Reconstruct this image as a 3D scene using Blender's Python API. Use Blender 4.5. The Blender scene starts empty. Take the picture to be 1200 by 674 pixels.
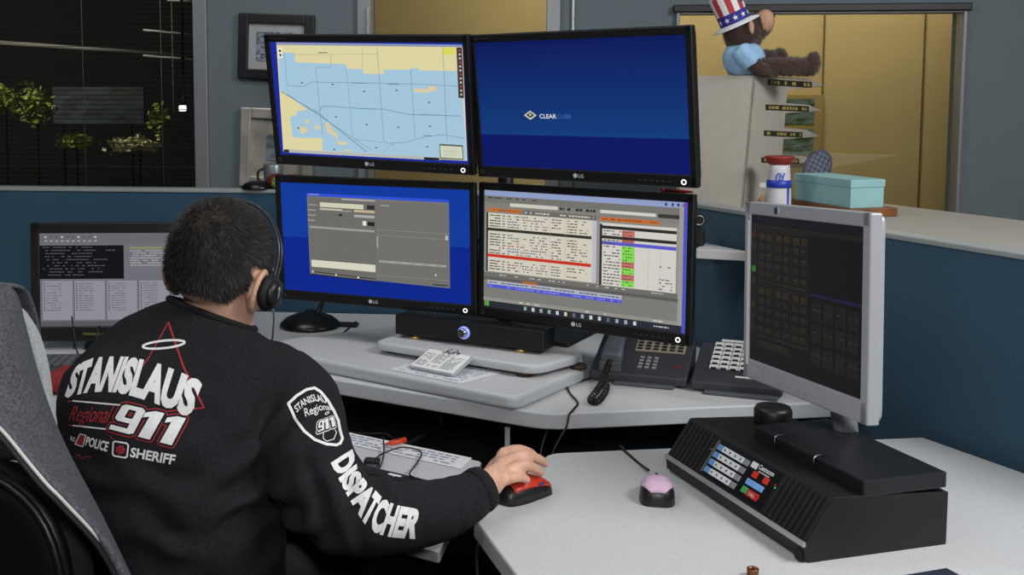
import bpy, bmesh, math, random
from mathutils import Vector, Matrix, noise, Quaternion
from mathutils.bvhtree import BVHTree
random.seed(7)
scn = bpy.context.scene
col = scn.collection
PI = math.pi
def R(d): return math.radians(d)

# ------------------------------------------------------------------ camera
CF, CCX, CCY, CP, CH = 1300.0, 495.0, 221.1, R(5.143), 1.44
cd = bpy.data.cameras.new('camera'); cam = bpy.data.objects.new('camera', cd); col.objects.link(cam)
cam.location = (0, 0, CH); cam.rotation_euler = (PI/2 - CP, 0, 0)
cd.sensor_width = 36.0; cd.sensor_fit = 'HORIZONTAL'
cd.lens = 36.0*CF/1200.0
cd.shift_x = (600-CCX)/1200.0; cd.shift_y = -(337-CCY)/1200.0
cd.clip_start = .02
scn.camera = cam
CC = Vector((0, 0, CH))
_F = Vector((0, math.cos(CP), -math.sin(CP))); _U = Vector((0, math.sin(CP), math.cos(CP))); _R = Vector((1, 0, 0))
def ray(u, v): return _F + _R*((u-CCX)/CF) - _U*((v-CCY)/CF)
def at(u, v, Y=None, z=None):
    """a photo point as a place in the room: on the plane y=Y or on the height z"""
    d = ray(u, v); t = (Y/d.y) if Y is not None else (z-CH)/d.z
    return CC + d*t
def pxm(Y): return Y/CF          # metres per photo pixel at depth Y (roughly)

# ------------------------------------------------------------------ materials
def lin(c):
    return tuple((x/12.92 if x <= .04045 else ((x+.055)/1.055)**2.4) for x in c)
def hexc(h): return tuple(int(h[i:i+2], 16)/255 for i in (0, 2, 4))
_mc = {}
def mat(name, rgb, rough=.5, metal=0., noise_amt=0., noise_scale=40., bump=0., bump_scale=200., spec=.5, emit=None, estr=1., coat=0., sheen=0., detail=3.):
    if name in _mc: return _mc[name]
    m = bpy.data.materials.new(name); m.use_nodes = True
    nt = m.node_tree; b = nt.nodes['Principled BSDF']
    if isinstance(rgb, str): rgb = hexc(rgb)
    c = lin(rgb)
    b.inputs['Base Color'].default_value = (*c, 1)
    b.inputs['Roughness'].default_value = rough; b.inputs['Metallic'].default_value = metal
    b.inputs['Specular IOR Level'].default_value = spec
    if coat: b.inputs['Coat Weight'].default_value = coat
    if sheen:
        b.inputs['Sheen Weight'].default_value = sheen
        b.inputs['Sheen Roughness'].default_value = .6
    if emit is not None:
        if isinstance(emit, str): emit = hexc(emit)
        b.inputs['Emission Color'].default_value = (*lin(emit), 1); b.inputs['Emission Strength'].default_value = estr
    tc = nt.nodes.new('ShaderNodeTexCoord')
    if noise_amt:
        n = nt.nodes.new('ShaderNodeTexNoise'); n.inputs['Scale'].default_value = noise_scale; n.inputs['Detail'].default_value = detail
        nt.links.new(tc.outputs['Object'], n.inputs['Vector'])
        r = nt.nodes.new('ShaderNodeValToRGB')
        r.color_ramp.elements[0].position = .3; r.color_ramp.elements[1].position = .7
        r.color_ramp.elements[0].color = (*[max(0, x*(1-noise_amt)) for x in c], 1)
        r.color_ramp.elements[1].color = (*[min(1, x*(1+noise_amt)) for x in c], 1)
        nt.links.new(n.outputs['Fac'], r.inputs['Fac']); nt.links.new(r.outputs['Color'], b.inputs['Base Color'])
    if bump:
        n2 = nt.nodes.new('ShaderNodeTexNoise'); n2.inputs['Scale'].default_value = bump_scale; n2.inputs['Detail'].default_value = 4
        nt.links.new(tc.outputs['Object'], n2.inputs['Vector'])
        bp = nt.nodes.new('ShaderNodeBump'); bp.inputs['Strength'].default_value = bump; bp.inputs['Distance'].default_value = .002
        nt.links.new(n2.outputs['Fac'], bp.inputs['Height']); nt.links.new(bp.outputs['Normal'], b.inputs['Normal'])
    _mc[name] = m
    return m
def scr(h, k=1.0):
    """a lit screen colour"""
    key = 'screen_%s_%d' % (h, int(k*100))
    if key in _mc: return _mc[key]
    return mat(key, '060607', .4, spec=.12, emit=h, estr=k)
def glass_mat(name, tint=(1, 1, 1), refl=.12):
    if name in _mc: return _mc[name]
    m = bpy.data.materials.new(name); m.use_nodes = True; nt = m.node_tree
    for n in list(nt.nodes):
        if n.type != 'OUTPUT_MATERIAL': nt.nodes.remove(n)
    out = [n for n in nt.nodes if n.type == 'OUTPUT_MATERIAL'][0]
    tr = nt.nodes.new('ShaderNodeBsdfTransparent'); tr.inputs['Color'].default_value = (*tint, 1)
    gl = nt.nodes.new('ShaderNodeBsdfGlossy'); gl.inputs['Roughness'].default_value = .02
    fr = nt.nodes.new('ShaderNodeFresnel'); fr.inputs['IOR'].default_value = 1.45
    mx = nt.nodes.new('ShaderNodeMixShader')
    nt.links.new(fr.outputs['Fac'], mx.inputs['Fac']); nt.links.new(tr.outputs['BSDF'], mx.inputs[1]); nt.links.new(gl.outputs['BSDF'], mx.inputs[2])
    nt.links.new(mx.outputs['Shader'], out.inputs['Surface'])
    _mc[name] = m; return m

# ------------------------------------------------------------------ mesh helpers
class MB:
    def __init__(s): s.bm = bmesh.new(); s.mi = 0
    def face(s, vs):
        try:
            f = s.bm.faces.new(vs); f.material_index = s.mi; return f
        except ValueError: return None
    def mark(s, geom):
        for f in geom: f.material_index = s.mi
    def box(s, c, size, rot=None, bev=0., seg=2):
        b2 = bmesh.new(); bmesh.ops.create_cube(b2, size=1)
        bmesh.ops.scale(b2, vec=size, verts=b2.verts)
        if bev: bmesh.ops.bevel(b2, geom=b2.edges[:], offset=bev, segments=seg, profile=.5, affect='EDGES')
        M = Matrix.Translation(c)
        if rot is not None: M = M @ (rot if isinstance(rot, Matrix) else Matrix.Rotation(rot, 4, 'Z'))
        bmesh.ops.transform(b2, matrix=M, verts=b2.verts)
        s.add(b2); return s
    def add(s, b2):
        mp = {}
        for v in b2.verts: mp[v] = s.bm.verts.new(v.co)
        for f in b2.faces:
            nf = s.face([mp[v] for v in f.verts])
            if nf: nf.smooth = f.smooth
        b2.free()
    def prism(s, pts, z0, z1, M=None, bev=0., seg=3):
        """polygon (x,y) extruded z0..z1, optional matrix"""
        b2 = bmesh.new()
        a = [b2.verts.new((p[0], p[1], z0)) for p in pts]; b = [b2.verts.new((p[0], p[1], z1)) for p in pts]
        n = len(pts)
        b2.faces.new(a[::-1]); b2.faces.new(b)
        for i in range(n): b2.faces.new((a[i], a[(i+1) % n], b[(i+1) % n], b[i]))
        bmesh.ops.recalc_face_normals(b2, faces=b2.faces[:])
        if bev:
            top = [e for e in b2.edges if all(v in b for v in e.verts)] + [e for e in b2.edges if all(v in a for v in e.verts)]
            bmesh.ops.bevel(b2, geom=top, offset=bev, segments=seg, profile=.5, affect='EDGES')
        if M is not None: bmesh.ops.transform(b2, matrix=M, verts=b2.verts)
        s.add(b2); return s
    def loft(s, rings, cap=True, smooth=True, closed=True):
        rr = [[s.bm.verts.new(p) for p in ring] for ring in rings]
        n = len(rr[0])
        for i in range(len(rr)-1):
            for j in range(n if closed else n-1):
                f = s.face((rr[i][j], rr[i][(j+1) % n], rr[i+1][(j+1) % n], rr[i+1][j]))
                if f: f.smooth = smooth
        if cap and closed:
            s.face(rr[0][::-1]); s.face(rr[-1])
        return s
    def tube(s, path, rad, seg=10, cap=True, smooth_path=0, flat=1.0):
        pts = [Vector(p) for p in path]
        rads = list(rad) if hasattr(rad, '__len__') else [rad]*len(pts)
        if smooth_path:
            pts, rads = catmull(pts, rads, smooth_path)
        T = []
        for i in range(len(pts)):
            a = pts[max(0, i-1)]; b = pts[min(len(pts)-1, i+1)]
            t = (b-a); T.append(t.normalized() if t.length > 1e-9 else Vector((0, 0, 1)))
        nrm = T[0].orthogonal().normalized(); rings = []
        for i, p in enumerate(pts):
            if i: nrm = (T[i-1].rotation_difference(T[i]) @ nrm).normalized()
            bn = T[i].cross(nrm)
            rings.append([p + (nrm*math.cos(2*PI*k/seg) + bn*(math.sin(2*PI*k/seg)*flat))*rads[i] for k in range(seg)])
        return s.loft(rings, cap)
    def lathe(s, prof, c=(0, 0, 0), seg=32, M=None):
        """prof list of (r,z) bottom to top"""
        c = Vector(c); rings = []
        for r, z in prof:
            ring = [Vector((max(r, 1e-5)*math.cos(2*PI*k/seg), max(r, 1e-5)*math.sin(2*PI*k/seg), z)) for k in range(seg)]
            rings.append([(M @ q if M is not None else q) + c for q in ring])
        return s.loft(rings, True)
    def ellip(s, c, r, rot=None, seg=20, rings=14):
        b2 = bmesh.new(); bmesh.ops.create_uvsphere(b2, u_segments=seg, v_segments=rings, radius=1)
        M = Matrix.Translation(c) @ (rot if rot is not None else Matrix.Identity(4)) @ Matrix.Diagonal((*(r if hasattr(r, '__len__') else (r, r, r)), 1))
        bmesh.ops.transform(b2, matrix=M, verts=b2.verts)
        for f in b2.faces: f.smooth = True
        s.add(b2); return s
    def quad(s, a, b, c, d): s.face([s.bm.verts.new(q) for q in (a, b, c, d)]); return s
    def build(s, name, mats, parent=None, world=True, keepn=False, tag=None):
        me = bpy.data.meshes.new(name)
        if not keepn: bmesh.ops.recalc_face_normals(s.bm, faces=s.bm.faces[:])
        o = bpy.data.objects.new(name, me); col.objects.link(o)
        if parent is not None:
            o.parent = parent
            if world:
                bmesh.ops.transform(s.bm, matrix=wm(parent).inverted(), verts=s.bm.verts)
        s.bm.to_mesh(me); s.bm.free()
        for m in (mats if isinstance(mats, (list, tuple)) else [mats]): me.materials.append(m)
        return o
def wm(o):
    M = Matrix.LocRotScale(o.location, o.rotation_euler, o.scale)
    return (wm(o.parent) @ M) if o.parent else M
def catmull(pts, rads, n):
    P2, R2 = [], []
    for i in range(len(pts)-1):
        p0 = pts[max(0, i-1)]; p1 = pts[i]; p2 = pts[i+1]; p3 = pts[min(len(pts)-1, i+2)]
        for k in range(n):
            t = k/n
            P2.append(.5*((2*p1)+(p2-p0)*t+(2*p0-5*p1+4*p2-p3)*t*t+(3*p1-p0-3*p2+p3)*t**3))
            R2.append(rads[i]+(rads[i+1]-rads[i])*t)
    P2.append(pts[-1]); R2.append(rads[-1]); return P2, R2
def rpoly(pts, r, seg=5):
    """round the corners of a polygon; r one number or one per corner"""
    out = []; n = len(pts)
    for i in range(n):
        p = Vector(pts[i][:2]); a = Vector(pts[i-1][:2]); b = Vector(pts[(i+1) % n][:2])
        rr = r[i] if hasattr(r, '__len__') else r
        if rr <= 0: out.append(tuple(p)); continue
        da = (a-p); db = (b-p); ra = min(rr, da.length*.45); rb = min(rr, db.length*.45)
        s_ = p+da.normalized()*ra; e = p+db.normalized()*rb
        for k in range(seg+1):
            t = k/seg; out.append(tuple(s_*(1-t)**2 + p*(2*t*(1-t)) + e*t*t))
    return out
def thing(name, label, cat, loc=(0, 0, 0), rz=0., group=None, euler=None):
    o = bpy.data.objects.new(name, None); col.objects.link(o)
    o.empty_display_size = .05
    o.location = loc; o.rotation_euler = euler if euler is not None else (0, 0, rz)
    return tag(o, label, cat, group)
def tag(o, label, cat, group=None):
    o['label'] = label; o['category'] = cat
    if group: o['group'] = group
    return o
def struct(o): o['kind'] = 'structure'; return o
def ev_mesh(o):
    dg = bpy.context.evaluated_depsgraph_get(); dg.update()
    return bpy.data.meshes.new_from_object(o.evaluated_get(dg))
_tc = {}
def text2d(s, size=1., bold=0., shear=0., sx=1., space=1.):
    """triangles (list of 3 (x,y)) of a word, baseline at y=0, starting at x=0; returns tris, width"""
    key = (s, bold, space)
    if key not in _tc:
        cu = bpy.data.curves.new('word', 'FONT'); cu.body = s; cu.size = 1; cu.offset = bold; cu.resolution_u = 3; cu.space_character = space
        o = bpy.data.objects.new('word', cu); col.objects.link(o)
        me = ev_mesh(o); me.calc_loop_triangles()
        tris = [[(me.vertices[i].co.x, me.vertices[i].co.y) for i in t.vertices] for t in me.loop_triangles]
        bpy.data.objects.remove(o); bpy.data.curves.remove(cu); bpy.data.meshes.remove(me)
        x0 = min(p[0] for t in tris for p in t); x1 = max(p[0] for t in tris for p in t)
        _tc[key] = ([[(p[0]-x0, p[1]) for p in t] for t in tris], x1-x0)
    tris, w = _tc[key]
    return [[((p[0]*sx+p[1]*shear)*size, p[1]*size) for p in t] for t in tris], w*size*sx
def remesh_obj(mb, name, mats, parent=None, voxel=.005, smooth=6, fac=.5, fn=None, world=True):
    """union overlapping closed lofts into one continuous skin"""
    o = mb.build(name+'_raw', mats)
    m = o.modifiers.new('r', 'REMESH'); m.mode = 'VOXEL'; m.voxel_size = voxel; m.use_smooth_shade = True
    s_ = o.modifiers.new('s', 'SMOOTH'); s_.iterations = smooth; s_.factor = fac
    me = ev_mesh(o); me.name = name
    bpy.data.objects.remove(o)
    if fn:
        cn = [(v.co.copy(), v.normal.copy()) for v in me.vertices]; flat = []
        for c_, n_ in cn: flat.extend(fn(c_, n_))
        me.vertices.foreach_set('co', flat); me.update()
    for p in me.polygons: p.use_smooth = True
    if not me.materials:
        for k in (mats if isinstance(mats, (list, tuple)) else [mats]): me.materials.append(k)
    r = bpy.data.objects.new(name, me); col.objects.link(r)
    if parent is not None:
        r.parent = parent
        if world: me.transform(wm(parent).inverted())
    return r
def bvh_of(o):
    M = wm(o)
    return BVHTree.FromPolygons([M @ v.co for v in o.data.vertices], [tuple(p.vertices) for p in o.data.polygons])

# common materials
M_black = mat('black_plastic', '131315', .42, bump=.05, bump_scale=900)
M_gloss = mat('black_gloss', '0c0c0e', .2)
M_rub = mat('black_rubber', '0a0a0a', .7)
M_chrome = mat('chrome', 'd8d8d8', .2, 1.)
M_alu = mat('brushed_aluminium', 'a9a8a6', .42, 1., noise_amt=.12, noise_scale=60)
M_desk = mat('desk_laminate', 'c8c9cb', .45, noise_amt=.1, noise_scale=420, detail=2.)
M_edge = mat('desk_edge_vinyl', 'bcbfc2', .4, noise_amt=.03, noise_scale=60)
M_white = mat('white_paper', 'ececea', .8)
M_ink = mat('dark_ink', '3c3e46', .8)
M_cable = mat('cable_sheath', '0d0d0e', .5)
# ------------------------------------------------------------------ the room
DZ, FZ = .75, .72
LP0, LP1 = Vector((-1.3408, 3.5077)), Vector((-.5148, 3.4178))        # left partition line
LD = (LP1-LP0).normalized(); LN = Vector((-LD.y, LD.x))               # LN away from camera
RP0, RP1 = Vector((.7364, 2.9702)), Vector((.8169, 2.7855))           # right partition line
RD = (RP1-RP0).normalized(); RN = Vector((-RD.y, RD.x))               # RN away from the desk
def isect(p, d, q, e):
    t = ((q.x-p.x)*e.y-(q.y-p.y)*e.x)/(d.x*e.y-d.y*e.x); return p+d*t
CORN = isect(LP0, LD, RP0, RD)
def wl(s, t=0.): return LP0+LD*s+LN*t      # along / behind left line
def wr(s, t=0.): return CORN+RD*s+RN*t
M_carpet = mat('dark_carpet', '23252a', .95, noise_amt=.35, noise_scale=180, bump=.4, bump_scale=500)
M_wall = mat('grey_blue_wall_paint', '667177', .8, bump=.05, bump_scale=300, noise_amt=.03, noise_scale=8)
M_ceil = mat('ceiling_tile', 'b9b9b5', .9, bump=.2, bump_scale=120, noise_amt=.06, noise_scale=300)
M_yel = mat('yellow_wall_paint', 'd0b67c', .75, noise_amt=.05, noise_scale=3.)
m = MB(); m.box((0, 2.2, -.03), (9.4, 10.4, .06)); struct(m.build('floor', M_carpet))
m = MB(); m.box((0, 2.2, 2.83), (9.4, 10.4, .06)); struct(m.build('ceiling', M_ceil))
m = MB(); m.box((-4.55, 2.2, 1.4), (.1, 10.4, 2.8)); struct(m.build('wall_left', M_wall))
m = MB(); m.box((4.55, 2.2, 1.4), (.1, 10.4, 2.8)); struct(m.build('wall_right', M_wall))
m = MB(); m.box((0, -2.95, 1.4), (9, .1, 2.8)); struct(m.build('wall_front', M_wall))
# the wall behind the desks, with one outside window and two indoor windows
WO = Vector((0, 3.85)); WD = LD.copy(); WN = LN.copy()
def wallx(u, v=60):
    """distance along the wall line where the photo column u meets it"""
    d = ray(u, v); t = ((WO.x)*WD.y-(WO.y)*WD.x)/(d.x*WD.y-d.y*WD.x)
    return (Vector((d.x, d.y))*t-WO).dot(WD)
def wpt(s, t=0., z=0.):
    p = WO+WD*s+WN*t; return Vector((p.x, p.y, z))
WYAW = math.atan2(WD.y, WD.x)
def wbox(mb, s0, s1, z0, z1, t0, t1, bev=0.):
    mb.box(wpt((s0+s1)/2, (t0+t1)/2, (z0+z1)/2), (abs(s1-s0), abs(t1-t0), z1-z0), WYAW, bev); return mb
SA, SB, SC, SD_, SE = wallx(228), wallx(434), wallx(641), wallx(791), wallx(1130)
SILL, HEAD, HEAD3 = 1.0, 2.15, at(880, 15, Y=3.8).z
SX0, SX1 = -4.4, 4.9
m = MB()
wbox(m, SX0, -3.4, 0, 2.8, 0, .12); wbox(m, SA, SB, 0, 2.8, 0, .12); wbox(m, SC, SD_, 0, 2.8, 0, .12); wbox(m, SE, SX1, 0, 2.8, 0, .12)
for a, b, h in ((-3.4, SA, HEAD), (SB, SC, HEAD), (SD_, SE, HEAD3)):
    wbox(m, a, b, 0, SILL, 0, .12); wbox(m, a, b, h, 2.8, 0, .12)
struct(m.build('wall_back', M_wall))
M_frame = mat('window_frame_paint', '8b8e92', .4, .35)
M_pane = glass_mat('window_glass', (.93, .95, .95))
def window(name, s0, s1, z0, z1, fw, depth=.05):
    m = MB()
    wbox(m, s0, s0+fw, z0, z1, -.02, depth, .003); wbox(m, s1-fw, s1, z0, z1, -.02, depth, .003)
    wbox(m, s0+fw, s1-fw, z0, z0+fw*.8, -.02, depth, .003); wbox(m, s0+fw, s1-fw, z1-fw*.8, z1, -.02, depth, .003)
    w = struct(m.build(name, M_frame))
    g = MB(); wbox(g, s0+fw*.9, s1-fw*.9, z0+fw*.6, z1-fw*.6, .008, .014); g.build('window_pane', M_pane, w)
    return w
px = .0031
window('window_1', -3.4, SA+16*px, SILL, HEAD, 16*px)
window('window_2', SB-14*px, SC+14*px, SILL, HEAD, 15*px)
window('window_3', SD_, SE, SILL, HEAD3, 4*px)
m = MB()
wbox(m, wallx(434)-.006, wallx(434)+.0, SILL, 1.716, -.035, -.02, .001)
wbox(m, wallx(671)-.004, wallx(671)+.004, 1.0, 2.8, -.014, -.0005, .001); struct(m.build('trim_1', M_alu))
m = MB(); wbox(m, SD_-.01, SE+.01, HEAD3-.004, HEAD3+.022, -.03, -.0005, .004); struct(m.build('trim_2', M_black))
# second room behind the indoor windows
m = MB(); wbox(m, -1.0, 4.6, 0, 2.8, 1.7, 1.8); struct(m.build('wall_far', M_yel))
m = MB()
for u in (922, 1040): wbox(m, wallx(u)*1.43, wallx(u)*1.43+.006, 0, 2.8, 1.694, 1.6995)
struct(m.build('trim_3', mat('panel_seam', '6d5a30', .8)))
# outside the dark window
m = MB(); wbox(m, -6.5, SA+.012, -.3, 2.9, 2.9, 3.0); struct(m.build('wall_outside', mat('night_wall', '0a0a0b', .95)))
m = MB(); wbox(m, SA+.012, SA+.09, 0, 2.8, .125, 2.9); struct(m.build('wall_divider', mat('night_wall_side', '121214', .95)))
# venetian blind
bl = thing('venetian_blind', 'thin dark venetian blind hanging behind the glass of the black window', 'blind', wpt(-2.2, .06, HEAD-.03), WYAW)
M_slat = mat('blind_slat', '3a3632', .5)
m = MB(); z = SILL+.05; s0, s1 = -3.3, SA-.006
i = 0
while z < HEAD-.06:
    c = wpt((s0+s1)/2, .062, z)
    m.box(c, (s1-s0, .016, .0008), Matrix.Rotation(WYAW, 4, 'Z') @ Matrix.Rotation(R(6), 4, 'X')); z += .0175
m.build('slat', M_slat, bl)['kind'] = 'stuff'
m = MB(); wbox(m, s0, s1, HEAD-.055, HEAD-.02, .04, .085, .003); m.build('head_rail', M_slat, bl)
for u in (90, 183, -60):
    m = MB(); m.tube([wpt(wallx(u), .05, SILL+.04), wpt(wallx(u), .05, HEAD-.05)], .0013, 6); m.build('ladder_cord', mat('cord_white', 'a9a49a', .8), bl)
m = MB(); m.tube([wpt(wallx(197), .046, at(0, 135, Y=3.85).z), wpt(wallx(197), .046, HEAD-.05)], .0016, 6)
k = 1.46
while k < HEAD-.07: m.ellip(wpt(wallx(197), .046, k), .003, seg=6, rings=5); k += .02
m.build('pull_chain', mat('cord_white', 'a9a49a', .8), bl)
def art_mat(name, cols, scale=6., stretch=(1, 1, 4)):
    m = bpy.data.materials.new(name); m.use_nodes = True; nt = m.node_tree; b = nt.nodes['Principled BSDF']
    tc = nt.nodes.new('ShaderNodeTexCoord'); mp = nt.nodes.new('ShaderNodeMapping'); mp.inputs['Scale'].default_value = stretch
    n = nt.nodes.new('ShaderNodeTexNoise'); n.inputs['Scale'].default_value = scale; n.inputs['Detail'].default_value = 6
    r = nt.nodes.new('ShaderNodeValToRGB')
    while len(r.color_ramp.elements) < len(cols): r.color_ramp.elements.new(.5)
    for i, c in enumerate(cols):
        r.color_ramp.elements[i].position = .3+.4*i/(len(cols)-1); r.color_ramp.elements[i].color = (*lin(hexc(c)), 1)
    nt.links.new(tc.outputs['Object'], mp.inputs['Vector']); nt.links.new(mp.outputs['Vector'], n.inputs['Vector'])
    nt.links.new(n.outputs['Fac'], r.inputs['Fac']); nt.links.new(r.outputs['Color'], b.inputs['Base Color']); b.inputs['Roughness'].default_value = .6
    return m
# things beyond the dark window, with stand-ins for light streaks and the flash reflection
M_leaf = mat('lit_leaves', '8b9440', .7, noise_amt=.6, noise_scale=40)
def wfar(u, v, t):
    d = ray(u, v); q = WO+WN*t; k_ = (q.x*WD.y-q.y*WD.x)/(d.x*WD.y-d.y*WD.x); return CC+d*k_
def shrub(u, v, t, rx, rz, label, n=260, mt=M_leaf):
    c = wfar(u, v, t); m = MB()
    for i in range(n):
        a = Vector((random.gauss(0, .45), random.gauss(0, .45), random.gauss(0, .45)))
        p = c+Vector((a.x*rx, a.y*rx*.5, a.z*rz)); d1 = Vector((random.uniform(-1, 1), random.uniform(-1, 1), random.uniform(-1, 1))).normalized()*.02
        d2 = d1.orthogonal().normalized()*.012
        m.face([m.bm.verts.new(p-d1), m.bm.verts.new(p+d2), m.bm.verts.new(p+d1), m.bm.verts.new(p-d2)])
    t_ = thing('lit_shrub', label, 'shrub', (c.x, c.y, c.z-rz), 0, 'lit shrubs beyond the dark window')
    m.build('foliage', mt, t_, keepn=True)
    m = MB(); m.tube([(c.x, c.y, .0), (c.x+.02, c.y, c.z)], .004, 8); m.build('stem', mat('bark', '060505', 1., spec=.0), t_)
shrub(40, 122, 1.6, .09, .09, 'larger yellow-green lit shrub seen through the blind near the left')
shrub(3, 118, 1.6, .06, .07, 'small lit shrub cut off by the left edge of the window')
shrub(86, 166, 1.7, .10, .035, 'dim low shrub in the lower middle of the dark window', 120)
shrub(160, 170, 1.6, .12, .03, 'wide low pale shrub near the right end of the dark window', 330, mat('pale_leaves', 'b9b489', .8, noise_amt=.4, noise_scale=60))
shrub(186, 140, 1.6, .05, .07, 'small lit shrub above the pale low shrub in the dark window', 120)
mu = thing('billboard', 'dim grey and blue picture board seen behind the blind slats', 'board', wfar(115, 165, 1.9))
c0, c1 = wfar(62, 102, 1.9), wfar(170, 146, 1.9)
m = MB(); m.box(((c0+c1)/2), ((c1-c0).x, .02, c0.z-c1.z), WYAW); m.build('board', art_mat('board_print', ['101113', '24282d', '363d46', '15171a', '3d3b39'], 5, (1, 1, 2)), mu)
for u in (75, 155):
    a = wfar(u, 146, 1.9); m = MB(); m.tube([a, (a.x, a.y, 0)], .004, 8); m.build('post', mat('dark_post', '060606', 1., spec=0.), mu)
for (u0, v0, u1, v1, th, lb) in ((0, 50, 228, 66, .022, 'long dim streak of painted light running behind the dark blinds'), (168, 35, 230, 41, .010, 'short bright rail of painted light behind the blinds, the upper one near the window post'), (168, 65, 230, 70, .010, 'short bright rail of painted light behind the blinds, just under the long dim one'), (196, 0, 230, 2, .010, 'pale rail of painted light at the very top right of the dark window')):  # pale bars whose colour stands in for light streaks in the glass
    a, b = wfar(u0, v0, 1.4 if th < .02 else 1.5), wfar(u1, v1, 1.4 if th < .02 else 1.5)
    m = MB(); m.tube([a, b], th/2, 8); tag(m.build('streak_bar', mat('pale_streak' if th < .02 else 'dim_streak', 'b8b8b4' if th < .02 else '6c6864', .5)), lb, 'streak', 'painted light streaks beyond the dark window')
a = wfar(214, 127, 1.3)
lp = thing('flash_reflection', 'small square block standing in for the flash lamp beyond the dark window beside the frame post', 'reflection', a)  # added glowing block stands in for the flash reflected in the glass
m = MB(); m.box(a, (.034, .02, .028), WYAW, .006); m.build('glow_block', mat('flash_glow', 'ffffff', .4, emit='ffffff', estr=1.6), lp)
m = MB(); m.box(a+Vector((0, .02, 0)), (.05, .02, .04), WYAW, .004); m.tube([a+Vector((0, .025, 0)), (a.x, a.y+.02, 2.8)], .008, 8); m.build('glow_block_mount', M_black, lp)

# pictures on the wall
def picture(name, u0, v0, u1, v1, fw, fmat, mmat, label, art, depth=.025, roll=0., t=0., matw=.03):
    a = wallx(u0); s1 = wallx(u1)
    Yw = (WO+WD*a).y
    z1, z0 = at(u0, v0, Y=Yw).z, at(u0, v1, Y=Yw).z
    c = wpt((a+s1)/2, -depth/2-.001, (z0+z1)/2)
    o = thing(name, label, 'picture', c, euler=(Matrix.Rotation(WYAW, 4, 'Z') @ Matrix.Rotation(roll, 4, 'Y')).to_euler())
    w, h = s1-a, z1-z0
    m = MB()
    for sx in (-1, 1): m.box((sx*(w/2-fw/2), 0, 0), (fw, depth, h), bev=.004)
    for sz in (-1, 1): m.box((0, 0, sz*(h/2-fw/2)), (w-2*fw+.004, depth, fw), bev=.004)
    m.build('frame', fmat, o, world=False)
    m = MB(); m.box((0, depth*.2, 0), (w-2*fw+.004, .006, h-2*fw+.004)); m.build('mount', mmat, o, world=False)
    m = MB(); m.mi = 0
    aw, ah = w-2*fw-2*matw, h-2*fw-2*matw
    m.box((0, depth*.2-.004, 0), (aw, .003, ah)); ob = m.build('print', art, o, world=False)
    return o
M_silver = mat('silver_frame', 'b9b4aa', .32, .45, noise_amt=.25, noise_scale=14)
picture('framed_photo', 281, 17, 369, 93.5, .035, mat('black_frame', '15161a', .35), mat('grey_mount', 'a3a5a6', .8),
        'black framed photo with a pale mount on the grey wall, above the silver frame', art_mat('photo_print', ['6a2b30', '8d99a8', '2e3440', 'c6ccd2'], 25), roll=R(2.2), matw=.028)
picture('silver_framed_picture', 282, 127, 367, 219, .037, M_silver, M_silver,
        'silver framed picture low on the wall behind the map monitor', art_mat('silver_print', ['3f4750', '5e6a76', '8a949c'], 10), roll=R(2.2), matw=.055, depth=.03)

# ------------------------------------------------------------------ partitions, desks
M_fab = mat('teal_fabric', '1f4a63', .95, noise_amt=.28, noise_scale=260, bump=.35, bump_scale=700, sheen=.2)
M_cap = mat('partition_cap', '9aa0a0', .4)
def partition(name, label, p0, p1, n2, ztop):
    o = thing(name, label, 'partition', (p0.x, p0.y, 0), math.atan2((p1-p0).y, (p1-p0).x))
    L = (p1-p0).length; T = .05
    m = MB(); m.box((L/2, T/2, (ztop-.012)/2+.02), (L, T, ztop-.012-.04), bev=.004); m.build('fabric_panel', M_fab, o, world=False)
    m = MB(); m.box((L/2, T/2, ztop-.006), (L+.004, T+.008, .012), bev=.003); m.build('top_cap', M_cap, o, world=False)
    m = MB(); m.box((L/2, T/2, .02), (L, T-.01, .04)); m.build('base_rail', M_black, o, world=False)
    return o
partition('cubicle_partition', 'teal fabric partition running behind the small left monitor under the dark window', wl(-2.3), CORN, LN, 1.13)
partition('cubicle_partition', 'teal fabric partition running from the desk corner toward the camera behind the silver monitor', CORN+RD*.004+LD*.02, wr(2.6), RN, 1.13)

def slab(mb, pts, z0, z1, rr=.02, bev=.004):
    mb.prism(rpoly(pts, rr), z0, z1, bev=bev)
def edge_mats(o, zt):
    """edge band as a second material on the vertical faces"""
    for p in o.data.polygons: p.material_index = 0 if abs(p.normal.z) > .9 else 1
cdk = thing('corner_desk', 'pale grey laminate corner desk carrying the four stacked monitors', 'desk', (.05, 2.9, 0))
dl = .012
corner = CORN-LN*dl-RN*dl
pr = isect(Vector((.2624, 2.3082)), Vector((.4661, .0677)), wr(0, -dl), RD)
fr = Vector((.2624, 2.3082)); fl = Vector((-.2392, 2.6061)); fdir = (fl-fr).normalized()
pts = [fr, Vector((pr.x, pr.y)), wr(.02, -dl), wl(2.2, -dl), wl(-.3, -dl), Vector((-1.68, 1.72)), Vector((-.71, 1.72)), Vector((-.67, 2.5)), Vector((-.56, 2.80))]
m = MB(); slab(m, [tuple(p) for p in pts], DZ-.036, DZ, [.05, 0, 0, 0, 0, 0, .04, .2, .15], .004)
o = m.build('desktop', [M_desk, M_edge], cdk); edge_mats(o, DZ)
m = MB()
for p in (Vector((.62, 2.62)), Vector((-.15, 3.2)), Vector((-1.5, 3.3)), Vector((-1.5, 1.9)), Vector((-.85, 1.9))):
    pass
m.box((.72, 2.62, (DZ-.036)/2), (.04, .3, DZ-.036), math.atan2(RD.y, RD.x)+PI/2); m.build('leg', M_black, cdk)
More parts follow.
